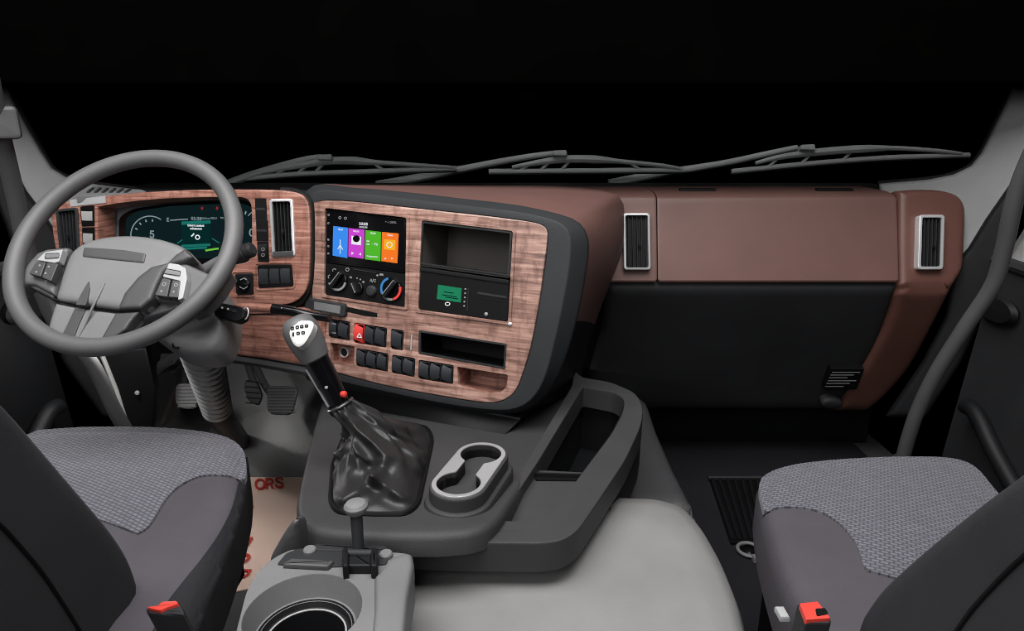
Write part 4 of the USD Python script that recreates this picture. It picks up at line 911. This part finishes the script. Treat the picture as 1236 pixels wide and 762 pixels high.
for s, w in prof:      # s along the lever to the collar, w blend from base to sleeve
    c = Bp + axl * (Ln * .50) * s + np.array([.022, -.006, 0]) * math.sin(math.pi * min(s * 1.1, 1)) 
    up = np.array([0, 0, Ln * .50 * s * axl[2]])
    wide = ring0 * (1 - .5 * s) + Bp * .5 * s + up * 1.0
    r = .021 + .022 * (1 - s)
    rg = wide * (1 - w) + circ(c, r) * w
    k = math.sin(math.pi * min(1, s * 1.0))
    ctr = rg.mean(0); d = rg - ctr; L_ = np.linalg.norm(d, axis=1, keepdims=True); d /= L_
    ang_ = th
    fold = .011 * np.sin(3 * ang_ + 7 * s + 1.0) + .006 * np.sin(7 * ang_ - 11 * s) + .004 * np.sin(13 * ang_ + 17 * s)
    nz = (meshkit.noise(np.stack([np.cos(ang_) * 2.2, np.sin(ang_) * 2.2, np.full(NB, s * 6)], 1), 3) - .5) * .022
    rg = rg + d * ((fold + nz) * k)[:, None] * (1.15 - .6 * s) * 1.1
    rings.append(rg)
R = np.array(rings)
# refine along the lever so that folds read
from scipy.interpolate import CubicSpline
ss = np.array([p[0] for p in prof]); R = CubicSpline(ss, R.reshape(len(ss), -1))(np.linspace(0, 1, 70)).reshape(70, NB, 3)
cr = [LineString([(418, 500), (437, 522), (466, 551), (453, 577)]), LineString([(453, 577), (436, 590), (412, 606)]), LineString([(453, 577), (470, 590), (497, 606)]), LineString([(430, 512), (424, 545), (440, 572)])]
qx = proj(R.reshape(-1, 3)); sp = shapely.points(qx); dsp_ = np.zeros(len(qx))
for c_, a_, w_ in zip(cr, (.012, .012, .009, .006), (5.5, 6, 6, 5)):
    dd = shapely.distance(c_, sp); dsp_ += a_ * np.exp(-(dd / w_) ** 2) - .45 * a_ * np.exp(-((dd - 2.6 * w_) / (1.2 * w_)) ** 2)
R = R + (dsp_[:, None] * unit(np.array([-.05, -.75, .6]))).reshape(R.shape) * np.clip(np.linspace(0, 1, 70) / .1, 0, 1)[:, None, None] * np.clip((1 - np.linspace(0, 1, 70)) / .12, 0, 1)[:, None, None]
R = R + np.maximum(0, .001 - (R - LP.o) @ LP.n)[..., None] * LP.n
part(gl_, 'gaiter', loft(list(R), caps=False), 'boot_leather', 'creased black leather gaiter', 70)
part(gl_, 'gaiter_frame', tube([LP.hit(u, v, .002) for u, v in by_angle(base_px, (455, 566), 80)], .0045, 8, closed=True), 'deep_black')
part(gl_, 'shaft', tube([Bp + axl * Ln * t for t in (.3, .46, .47, .62, .64, .95)], [.011, .011, .017, .019, .021, .0225], 20), 'gloss_black')
part(gl_, 'collar', tube([Bp + axl * Ln * .485 + .023 * (math.cos(t) * e1 + math.sin(t) * e2) for t in np.linspace(0, 2 * np.pi, 32, endpoint=False)], .0022, 8, closed=True), 'steel')
part(gl_, 'chrome_trim', tube([Bp + axl * Ln * t + unit(np.array([-1, -.25, -.3])) * r for t, r in ((.50, .020), (.62, .021), (.78, .0235))], .0022, 8), 'silver')
part(gl_, 'release_tab', lathe([(.006, 0), (.006, .006), (.003, .008), (0, .008)], Bp + axl * Ln * .56 + unit(np.array([.8, -.4, .2])) * .017, (.8, -.4, .2), 12), 'red', 'small red tab')
part(gl_, 'shaft_pin', lathe([(.003, 0), (.003, .003), (0, .0035)], Bp + axl * Ln * .62 + np.array([-.002, -.018, .006]), (0, -.9, .4), 10), 'print_grey')
kb = Bp + axl * Ln
part(gl_, 'knob', lathe([(.0225, -.050), (.026, -.047), (.0285, -.035), (.0315, -.018), (.033, 0), (.032, .014), (.028, .025), (.020, .032), (.010, .0345), (0, .035)], kb, axl, 36, sx=1.0, sy=.92), 'wheel_grey', 'bulbous grey knob')
fpn = unit(np.array([-.10, -.80, .62])); fpx = unit(np.cross([0, 0, 1], fpn))
FP = PL(kb + fpn * .036, fpx, np.cross(fpn, fpx))
wp = spline([(349, 392), (355, 387.5), (366, 386), (376, 387.5), (377, 394), (372, 405), (366, 414), (359, 418), (353, 414), (348.5, 403)], 4)
pt = part(gl_, 'shift_plate', soft(wp, lambda u, v: FP.hit(u, v), FP.n, .022, 8, .004, 3), 'face_white', 'white plate showing the shift pattern')
FS = FP.shift(.0004)
for i, (u, v) in enumerate(((353, 397.5), (359, 396.3), (364.5, 395.4), (370, 394.6), (354, 404.5), (360, 403.6), (366, 402.8))):
    g = lines_on(FS, [(u - 1.6, v + .4), (u - 1.6, v - 2.2), (u + 1.4, v - 2.5), (u + 1.4, v + .1)], 1.1, .0, .0012, True) if i != 4 else lines_on(FS, [(u, v + 1.5), (u, v - 3)], 2.2, 0, .0012)
    part(pt, 'gear_mark', g, 'deep_black')

# ============================================================ REAR CONSOLE WITH BIG CUP HOLDER AND HAND LEVER
RZ = .555; RP = level(RZ)
rcn = thing('rear_console', 'light grey rear console with a large round cup well between the seats', 'rear console', (-.22, .68, RZ))
body = rounded([(352, 662), (480, 666), (497, 668), (500, 684), (494, 720), (486, 762), (470, 860), (262, 860), (284, 762), (296, 715), (309, 690), (330, 672)], [6, 4, 6, 6, 0, 0, 10, 10, 4, 6, 8, 10], 5)
ch = disc_px(0, 0, 1); cw = at_z(366, 738, RZ)[:2]
well_c = np.array([cw + .069 * np.array([math.cos(t), math.sin(t)]) for t in np.linspace(0, 2 * np.pi, 48, endpoint=False)])
ob = RP.locs(body)
tr_px = [(336, 664), (470, 667), (474, 680), (330, 683)]
part(rcn, 'body', prism2(ob, [well_c - RP.o[:2]], -.05, 0, .004, RP.to3), 'grey_plastic')
def ringwall(c, r0, z0, r1, z1, z2, mat, nm, lab=None):
    return part(rcn, nm, lathe_open([(r0, z0), (r1, z1), (r1 - .002, z2)], c), mat, lab)
def lathe_open(pr, c, n=48):
    t = np.linspace(0, 2 * np.pi, n, endpoint=False)
    return loft([np.stack([c[0] + r * np.cos(t), c[1] + r * np.sin(t), np.full(n, z)], 1) for r, z in pr], caps=False)
part(rcn, 'cup_wall', lathe_open([(.0705, RZ - .004), (.0688, RZ - .001), (.061, RZ - .030), (.055, RZ - .031), (.0705, RZ - .036), (.0705, RZ - .004)], cw), 'grey_plastic', 'tapered wall of the cup well')
part(rcn, 'cup_step', lathe_open([(.0585, RZ - .036), (.0585, RZ - .030), (.0575, RZ - .029), (.056, RZ - .0305), (.0525, RZ - .038), (.0485, RZ - .039), (.0475, RZ - .038), (.0465, RZ - .040), (.043, RZ - .13), (.001, RZ - .132)], cw), 'black_plastic', 'black stepped inner cup')
part(rcn, 'cup_ring', tube([(cw[0] + .048 * math.cos(t), cw[1] + .048 * math.sin(t), RZ - .0378) for t in np.linspace(0, 2 * np.pi, 48, endpoint=False)], .0012, 6, closed=True), 'light_plastic')
sb = level(RZ - .003)
part(rcn, 'side_facet', soft([(452, 700), (472, 676), (490, 670), (498, 672), (500, 684), (493, 725), (486, 800), (446, 800), (452, 740)], lambda u, v: RP.hit(u, v, .001), RP.n, .02, 8, .008, 4, lift=.007), 'grey_plastic')
part(rcn, 'front_recess', pad(RP, [(345, 668), (360, 662), (472, 667), (466, 681), (400, 684), (334, 681)], .0, .0022, .001, (), 3), 'dark_plastic')
part(rcn, 'recess_tab', pad(RP, [(352, 673), (404, 676), (396, 684), (340, 681)], .001, .007, .003, (), 3), 'hub_dark')
for u, v in ((374, 666.5), (466, 671.5)): part(rcn, 'plug', lathe([(.009, 0), (.009, .004), (.0075, .006), (0, .006)], RP.hit(u, v, .001), (0, 0, 1), 24), 'grey_plastic')
part(rcn, 'skirt', prism2(RP.locs([(356, 666), (494, 670), (491, 700), (472, 850), (278, 850), (300, 716), (314, 694)], -.04), [well_c], -.52, -.05, .002, RP.to3), 'hub_dark')
lob = spline([(358, 620), (345, 630), (331, 652), (320, 676), (330, 690), (352, 700), (364, 690), (364, 640)], 4)
part(rcn, 'front_shoulder', soft(lob, lambda u, v: at_y(u, v, .80), (0, -.8, .6), .03, 14, .03, 4), 'hub_dark')
part(rcn, 'hinge_bar', pad(RP, [(378, 656), (466, 658), (470, 666), (380, 664)], -.03, .004, .003, (), 2), 'dark_plastic')
hl = thing('hand_lever', 'short lever with a round grey knob standing on the rear console', 'lever', RP.hit(433, 668))
kn = at_y(429.5, 611, .795); bs = RP.hit(433, 668, .004)
part(hl, 'stem', tube([bs, bs + (kn - bs) * .5, kn], [.0075, .0082, .0085], 14), 'dark_plastic')
kd = unit(kn - bs + np.array([0, -.02, .05]))
part(hl, 'knob', lathe([(.007, -.012), (.013, -.009), (.0162, -.003), (.0162, .001), (.013, .005), (.006, .0068), (0, .007)], kn, kd, 28), 'hub_grey', 'mushroom shaped light grey knob')
bk = RP.shift(.002)
for (u0, u1) in ((413, 421), (447, 456)): part(hl, 'bracket_cheek', pad(bk, [(u0, 660), (u1, 660), (u1 - .5, 683), (u0, 683)], -.004, .018, .004, (), 2), 'black_plastic')
part(hl, 'bracket', pad(bk, [(419, 664), (449, 664), (448, 683), (418, 683)], -.004, .011, .003, (), 2), 'black_plastic')
part(hl, 'bracket_pin', cyl(bk.hit(416, 668, .012), bk.hit(453, 668, .012), .005, 14), 'dark_plastic')

# ============================================================ ENGINE COVER
EZ = .45; EP = level(EZ)
ec = thing('engine_cover', 'light grey rubber clad engine cover between console and passenger seat', 'engine cover', EP.hit(700, 720))
ecp = rounded([(560, 578), (700, 578), (735, 579), (796, 581), (832, 592), (858, 622), (880, 660), (899, 706), (914, 770), (940, 900), (380, 900), (430, 700)], [10, 10, 10, 14, 14, 14, 10, 10, 10, 4, 4, 4], 5)
part(ec, 'cover', soft(ecp, lambda u, v: EP.hit(u, v), EP.n, .44, 46, .055, 7), 'cover_grey')
part(ec, 'cover_seam', tube(curve([EP.hit(u, v, -.004) for u, v in ((736, 612), (737, 626), (738, 640))], 4), .0016, 6), 'deep_black')
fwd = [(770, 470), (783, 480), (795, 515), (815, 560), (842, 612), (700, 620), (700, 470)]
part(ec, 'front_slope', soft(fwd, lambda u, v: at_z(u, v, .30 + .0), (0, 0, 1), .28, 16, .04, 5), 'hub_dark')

# ============================================================ SEATS
def seat(nm, lab, outline, ins, zt, base, sgn):
    S_ = thing(nm, lab, 'seat', base)
    P_ = level(zt); sf = lambda u, v: P_.hit(u, v); kw = dict(crown=.018, crown_px=70)
    part(S_, 'cushion', soft(outline, sf, P_.n, .10, 22, .035, 6, **kw), 'seat_cloth', 'plain cloth cushion with bolsters')
    part(S_, 'seat_insert', soft(ins, sf, P_.n, .004, 22, .035, 9, of=outline, lift=.004, **kw), 'seat_weave', 'woven grey patterned cushion centre')
    return S_, P_
lo_px = spline([(20, 519), (45, 514.5), (100, 511.5), (150, 511), (200, 512.5), (245, 517), (276, 525), (293, 537), (297.5, 552), (295, 582), (284, 625), (266, 675), (247, 720), (230, 770), (205, 840), (-60, 860), (-300, 840), (-210, 700), (-80, 590), (-10, 530)], 5)
ins_l = np.vstack([curve([(46, 517), (100, 513.5), (150, 513), (200, 514.5), (245, 519), (275, 526.5), (291, 538), (296.5, 552), (297, 576)], 4), curve([(282, 577), (262, 577.5), (243, 581), (226, 590), (212, 601), (200, 616), (190, 634), (180, 649), (168, 657)], 4), [(120, 640), (-60, 620), (-60, 560)]])
SLd, PSL = seat('driver_seat', 'driver seat behind the steering wheel, with a light woven cushion and dark backrest', lo_px, ins_l, .505, (-.75, .95, .4), -1)
ro_px = spline([(915, 581), (918, 573), (932, 564), (960, 556.5), (1000, 551.5), (1045, 548.5), (1090, 547), (1135, 547.5), (1165, 552), (1183, 562), (1200, 582), (1260, 640), (1400, 780), (1400, 850), (1010, 850), (985, 790), (965, 742), (945, 700), (932, 662), (921, 622)], 5)
ins_r = np.vstack([curve([(917, 590), (918, 577), (932, 566.5), (960, 558.5), (1000, 553.5), (1045, 550.5), (1090, 549), (1135, 549.5), (1163, 554), (1181, 564), (1198, 584)], 4), [(1250, 645), (1240, 690), (1100, 720), (1046, 702)], curve([(1040, 696), (1033, 672), (1018, 650), (998, 632), (975, 621), (950, 616), (922, 615)], 4)])
SRd, PSR = seat('passenger_seat', 'passenger seat at the lower right, with a woven grey cushion and black backrest', ro_px, ins_r, .505, (.65, .85, .4), 1)
def side(S_, P_, px, outline, mat='seat_side'):
    part(S_, 'side_panel', soft(px, lambda u, v: P_.hit(u, v), P_.n, .095, 22, .035, 5, of=outline, lift=.0035, crown=.018, crown_px=70), mat, 'black side of the cushion')
seam_l = curve([(292, 548), (290.5, 564), (280.5, 608), (263.5, 646), (243.5, 678), (223.5, 704), (200, 738), (176, 790), (150, 842)], 5)
reg = Polygon(np.vstack([seam_l, [(150, 900), (400, 900), (400, 520), (300, 530)]])).buffer(0).intersection(Polygon(lo_px).buffer(1.5))
reg = max(getattr(reg, 'geoms', [reg]), key=lambda g: g.area)
side(SLd, PSL, np.array(reg.exterior.coords)[:-1], lo_px)
def tube_on(S_, P_, px, r, mat, nm='seam', h=0.0):
    part(S_, nm, tube(curve([P_.hit(u, v, h) for u, v in px], 5), r, 6), mat)
# backrests: real slabs in side view
XL, XR = -.50, .39
bl = spline([(-260, 330), (-120, 400), (-40, 440), (0, 465), (30, 495), (58, 528), (88, 564), (118, 600), (146, 634), (166, 664), (178, 692), (186, 725), (190, 762), (190, 830), (60, 900), (-500, 900), (-700, 520), (-520, 300)], 4)
part(SLd, 'backrest', soft(bl, lambda u, v: at_x(u, v, XL), (1, 0, 0), .46, 30, .035, 14), 'back_cloth', 'dark backrest of the driver seat')
part(SLd, 'seam', tube(curve([at_x(u, v, XL + .0005) for u, v in ((-40, 600), (0, 634), (25, 661), (50, 691), (75, 728), (97, 764), (120, 810))], 6), .0022, 6), 'deep_black')
br = spline([(1500, 340), (1360, 445), (1290, 502), (1236, 549), (1205, 574), (1172, 599), (1140, 625), (1102, 657), (1070, 686), (1048, 708), (1032, 730), (1022, 748), (1016, 775), (1016, 840), (1150, 920), (1700, 920), (1850, 560), (1700, 320)], 4)
part(SRd, 'backrest', soft(br, lambda u, v: at_x(u, v, XR), (-1, 0, 0), .46, 30, .035, 14), 'back_cloth', 'black backrest of the passenger seat')
part(SRd, 'seam', tube(curve([at_x(u, v, XR - .0005) for u, v in ((1300, 620), (1236, 672), (1200, 707), (1170, 741), (1140, 785))], 6), .0022, 6), 'deep_black')
tube_on(SLd, PSL, [(290.5, 564), (280.5, 608), (263.5, 646), (243.5, 678), (223.5, 704), (210, 722)], .0022, 'deep_black', h=-.016)
tube_on(SRd, PSR, [(918, 592), (923, 622), (930, 655), (943, 694), (962, 735)], .0026, 'hub_dark', h=-.022)
part(SLd, 'base', box((-.78, .88, .25), (.34, .52, .34), .03), 'deep_black')
part(SRd, 'base', box((.67, .78, .25), (.42, .50, .34), .03), 'deep_black')
part(SLd, 'pedestal', box((-.78, .88, .06), (.32, .42, .12), .01), 'deep_black')
part(SRd, 'pedestal', box((.66, .78, .065), (.36, .40, .11), .01), 'deep_black')
for k, (a, b) in enumerate((((283, 688), (262, 764)), ((277, 686), (248, 764)), ((291, 640), (240, 764)))):
    part(SLd, 'seat_rail', tube([at_x(*a, -.475 - .01 * (k == 2)), at_x(*b, -.475 - .01 * (k == 2))], .004, 8), 'hub_dark' if k < 2 else 'black_plastic')
part(SLd, 'rail_end', box(at_x(283, 692, -.47), (.02, .03, .03), .006), 'deep_black')
part(SRd, 'slide_lever', box(at_x(944, 741, .345), (.012, .02, .008), .003), 'silver')
# buckles
def buckle(lab, px_top, px_red, X0, dx):
    c = np.mean(px_top, 0); d = .86 if dx < 0 else .80
    b_ = thing('seat_belt_buckle', lab, 'buckle', at_d(*c, d), 'seat belt buckles')
    return b_, d
bz = level(.57)
for lab, red, slot in (('black seat belt buckle with a red button beside the driver seat', [(176, 735), (190, 731.5), (196, 726), (214, 723.5), (216, 727), (200, 733), (192, 737)], None),
                  ('black seat belt buckle with a red button beside the passenger seat', [(965, 728), (987, 725.5), (1003, 746), (973, 748)], [(984, 735), (996, 734), (1000, 741), (986, 744)])):
    c = np.mean(red, 0); left = c[0] < 600
    zz = .575 if left else .585
    T_ = level(zz); b_ = thing('seat_belt_buckle', lab, 'buckle', T_.hit(*c))
    if left:
        foot = [(174, 736), (190, 732), (215, 722), (221, 731), (222, 740), (196, 742), (176, 741)]
        Tb = PL(T_.hit(195, 734), (1, 0, .28), (-.1, 1, .0))
    else:
        foot = [(962, 728), (987, 724), (1004, 747), (1003, 752), (972, 752)]
        Tb = PL(T_.hit(984, 736), (1, 0, -.05), (0, 1, .05))
    part(b_, 'body', pad(Tb, foot, -.15, 0, .004, (), 3), 'dark_plastic')
    rd = part(b_, 'button', pad(Tb, red, -.01, .004, .0015, (), 2), 'red', 'red release button')
    if slot: part(b_, 'slot', pad(Tb, slot, .002, .0048, 0, (), 2), 'deep_black')

# ============================================================ PEDALS, FOOTWELL, MAT
def pedal(nm, lab, px, Y, lean, arm, mat, nrib):
    pl = leaning(at_y(*np.mean(px, 0), Y), 0, lean); p_ = thing(nm, lab, 'pedal', pl.o)
    part(p_, 'pad', pad(pl, px, -.014, 0, .004, (), 4), mat)
    x0 = min(q[0] for q in px) + 3; x1 = max(q[0] for q in px) - 3; y0 = min(q[1] for q in px) + 3; y1 = max(q[1] for q in px) - 3
    for k in range(nrib):
        v = y0 + (y1 - y0) * k / (nrib - 1); sk = (px[1][1] - px[0][1]) * .5
        part(p_, 'tread_rib', tube([pl.hit(x0, v - sk * .4, .001), pl.hit(x1, v + sk * .4, .001)], .0022, 6), mat)
    part(p_, 'arm', tube(curve([pl.hit(u, v, -.02 - .02 * i) for i, (u, v) in enumerate(arm)], 5), .011, 10), 'dark_plastic')
pedal('clutch_pedal', 'light grey ribbed clutch pedal left of the bellows', [(214, 463), (235, 463), (240, 470), (238, 488), (231, 494), (217, 493), (211, 486), (211, 470)], 1.86, 28, [(224, 470), (223, 452), (221, 436)], 'hub_grey', 7)
pedal('accelerator_pedal', 'dark ribbed accelerator pedal right of the bellows', [(322, 466), (356, 466), (359, 472), (352, 498), (346, 501), (326, 500), (322, 494)], 1.86, 30, [(330, 480), (318, 462), (308, 440)], 'dark_plastic', 9)
pedal('brake_pedal', 'dark narrow brake pedal between bellows and accelerator', [(296, 458), (310, 461), (316, 478), (311, 490), (300, 485), (294, 470)], 1.88, 28, [(309, 470), (303, 452), (298, 436)], 'black_plastic', 5)
fr = thing('foot_rest', 'grey moulded foot rest left of the clutch pedal', 'foot rest', (-1.0, 1.8, .2))
frp = [(185, 458), (196, 448), (212, 446), (214, 470), (206, 490), (196, 516), (180, 520), (176, 490)]
part(fr, 'wedge', soft(frp, lambda u, v: at_y(u, v, 1.90), (0, -1, 0), .10, 6, .02, 6), 'hub_dark')
part(fr, 'duct', soft([(186, 440), (210, 436), (214, 458), (206, 478), (188, 482), (184, 460)], lambda u, v: at_y(u, v, 1.95), (0, -1, 0), .10, 6, .025, 6), 'grey_plastic')
hf = thing('hinge_post', 'bright edged dark side panel at the left of the driver footwell', 'panel', at_y(140, 470, 1.72))
part(hf, 'side_panel', pad(leaning(at_y(150, 460, 1.72), -10, 0), [(122, 428), (176, 420), (188, 470), (182, 530), (156, 530)], -.03, 0, .006), 'deep_black')
part(hf, 'bright_edge', tube([leaning(at_y(150, 460, 1.72), -10, 0).hit(u, v, .003) for u, v in ((123, 428), (140, 470), (158, 528))], .006, 8), 'light_plastic')
part(hf, 'bolt', lathe([(.006, 0), (.006, .004), (0, .005)], at_y(166, 474, 1.715), (0, -1, 0), 12), 'light_plastic')
mat_ = thing('paper_floor_mat', 'creased tan paper floor mat with red letters between driver seat and console', 'floor mat', at_z(315, 620, .004))
FM = level(.004)
mp_ = [(246, 571.5), (300, 569.5), (345, 569), (362, 571), (366, 580), (366, 700), (250, 720), (236, 640)]
part(mat_, 'sheet', soft(mp_, lambda u, v: FM.hit(u, v), FM.n, .003, 0, 0, 9, bump=lambda p, d: .006 * (meshkit.fbm(np.stack([p[:, 0] / 16, p[:, 1] / 16, p[:, 0] * 0], 1), 3, 5) - .3)), 'paper')
part(mat_, 'fold_edge', tube(curve([FM.hit(u, v, .006) for u, v in ((280, 570), (320, 569), (345, 570.5), (352, 567.5), (360, 571))], 4), .004, 6), 'paper')
FT = level(.0105)
for i, ch_ in enumerate('ORS'):
    m_ = text_on(FT, 306.5 + 12.4 * i, 591 - 1.0 * i, ch_, 13.5, 0, .0006, bold=True); y0_ = m_.vertices[:, 1].min(); m_.vertices[:, 1] = y0_ + (m_.vertices[:, 1] - y0_) * 1.8; m_.vertices[:, 0] -= .36 * (m_.vertices[:, 1] - y0_)
    part(mat_, 'red_letter', m_, 'print_red')
for i, ch_ in enumerate('MOTOR'):
    part(mat_, 'red_letter', text_on(FT, 287 - .6 * i, 610 + 19 * i, ch_, 20, 0, .0006, bold=True, turn=-math.pi / 2), 'print_red')
# chrome tie-down ring on the passenger floor
rb = thing('floor_ring', 'small round black floor fitting with a bright rim beside the passenger seat', 'floor fitting', at_z(904, 666, .014))
fc_ = at_z(904, 666, .014)
part(rb, 'ring', tube([fc_ + np.array([.030 * math.cos(t), .030 * math.sin(t), .006]) for t in np.linspace(0, 2 * np.pi, 32, endpoint=False)], .005, 10, closed=True), 'hub_grey')
part(rb, 'cap', lathe([(.024, -.002), (.022, .008), (.012, .014), (0, .015)], fc_, (0, 0, 1), 24), 'gloss_black')
part(rb, 'clip', box(at_z(920, 674, .022), (.05, .02, .016), .005), 'hub_grey')

# ============================================================ WIPERS outside the windscreen
WY = 2.32
wiper_sets = [
 ('windscreen wiper at the left, low behind the steering wheel', [(262, 228), (300, 213), (345, 199), (372, 192), (388, 189.5)], [(296, 216), (360, 210.5), (430, 208), (500, 205.5), (551, 204)], [(318, 208), (345, 203), (372, 198.5), (393, 195), (420, 194), (450, 196), (490, 198.5), (520, 200.5), (548, 202.5)], (393, 189.5)),
 ('windscreen wiper in the middle, above the centre stack', [(455, 224), (520, 212), (560, 204), (600, 196), (640, 189), (670, 185)], [(590, 207.5), (650, 207), (720, 206.5), (780, 206), (826, 206)], [(618, 202), (640, 198), (665, 194), (690, 192), (725, 193), (760, 196), (800, 200), (822, 204)], (677, 184.5)),
 ('windscreen wiper at the right, above the glove panel', [(735, 222), (790, 211), (840, 203), (880, 196), (925, 186), (962, 178)], [(883, 207.5), (940, 201.5), (1000, 196), (1060, 191.5), (1120, 189), (1170, 187.5)], [(912, 197), (940, 190), (980, 184.5), (1030, 180.5), (1080, 179), (1130, 182), (1160, 185.5)], (977, 177.5))]
for lab, arm, blade, truss, tip in wiper_sets:
    WY = {'l': 2.30, 'm': 2.345, 'r': 2.39}['l' if 'left' in lab else 'm' if 'middle' in lab else 'r']
    w = thing('windscreen_wiper', lab, 'wiper', at_y(*arm[0], WY), 'windscreen wipers')
    n = len(arm)
    part(w, 'arm', tube(curve([at_y(u, v, WY + .012) for u, v in arm], 6), np.interp(np.linspace(0, 1, 6 * (n - 1) + 1), [0, .5, 1], [.016, .012, .009]), 10, np.interp(np.linspace(0, 1, 6 * (n - 1) + 1), [0, .5, 1], [.022, .015, .011])), 'wiper_grey')
    tp = leaning(at_y(*tip, WY), 0, 20)
    part(w, 'arm_clip', pad(tp, [(tip[0] - 10, tip[1] - 3), (tip[0] + 7, tip[1] - 4), (tip[0] + 8, tip[1] + 3.5), (tip[0] - 10, tip[1] + 3)], -.02, .02, .004, (), 2), 'wiper_grey')
    part(w, 'blade', tube(curve([at_y(u, v, WY + .004) for u, v in blade], 6), .010, 8, .008), 'wiper_grey')
    part(w, 'rubber_lip', tube(curve([at_y(u, v + 3, WY - .004) for u, v in blade], 6), .003, 6, .006), 'rubber')
    part(w, 'bow', tube(curve([at_y(u, v, WY) for u, v in truss], 5), np.interp(np.linspace(0, 1, 5 * (len(truss) - 1) + 1), [0, .35, .55, .65, 1], [.006, .013, .014, .008, .006]), 8), 'wiper_grey')
    nt = len(truss)
    for i, j in ((1, 1), (2, 1), (3, 2), (5, 3), (nt - 2, 4)):
        j = min(j, len(blade) - 1); t0 = np.array(truss[i]); bx_ = np.interp(t0[0] + (-14 if i < 4 else 14), [p[0] for p in blade], [p[1] for p in blade])
        part(w, 'strut', tube([at_y(*t0, WY), at_y(t0[0] + (-14 if i < 4 else 14), bx_, WY + .004)], .006, 6), 'wiper_grey')

# fill lights added to brighten the driver footwell, out of sight under the dash
fl = thing('added_footwell_light', 'added unseen fill light under the dashboard, brightening the driver floor', 'lamp', (-.40, 1.62, .56))
part(fl, 'housing', lathe([(.03, .03), (.034, .012), (.032, .004), (.026, .004), (.026, .02), (0, .02)], (-.40, 1.62, .56), (0, 0, 1), 20), 'black_plastic')
dl = UsdLux.DiskLight.Define(stage, fl + '/added_disk_light'); dl.CreateRadiusAttr(.024); dl.CreateIntensityAttr(650.0); dl.CreateColorAttr(Gf.Vec3f(1, .98, .95))
fl2 = thing('added_footwell_light', 'added unseen fill light left of the steering column, brightening the bellows', 'lamp', (-1.0, 1.58, .64))
part(fl2, 'housing', lathe([(.03, .03), (.034, .012), (.032, .004), (.026, .004), (.026, .02), (0, .02)], (-1.0, 1.58, .64), (0, 0, 1), 20), 'black_plastic')
sl2 = UsdLux.SphereLight.Define(stage, fl2 + '/added_sphere_light'); sl2.CreateRadiusAttr(.016); sl2.CreateIntensityAttr(230.0); sl2.CreateColorAttr(Gf.Vec3f(1, .98, .95))  # second added fill, lighting the bellows from the left
sl2.AddTranslateOp().Set(Gf.Vec3d(0, 0, -.012))
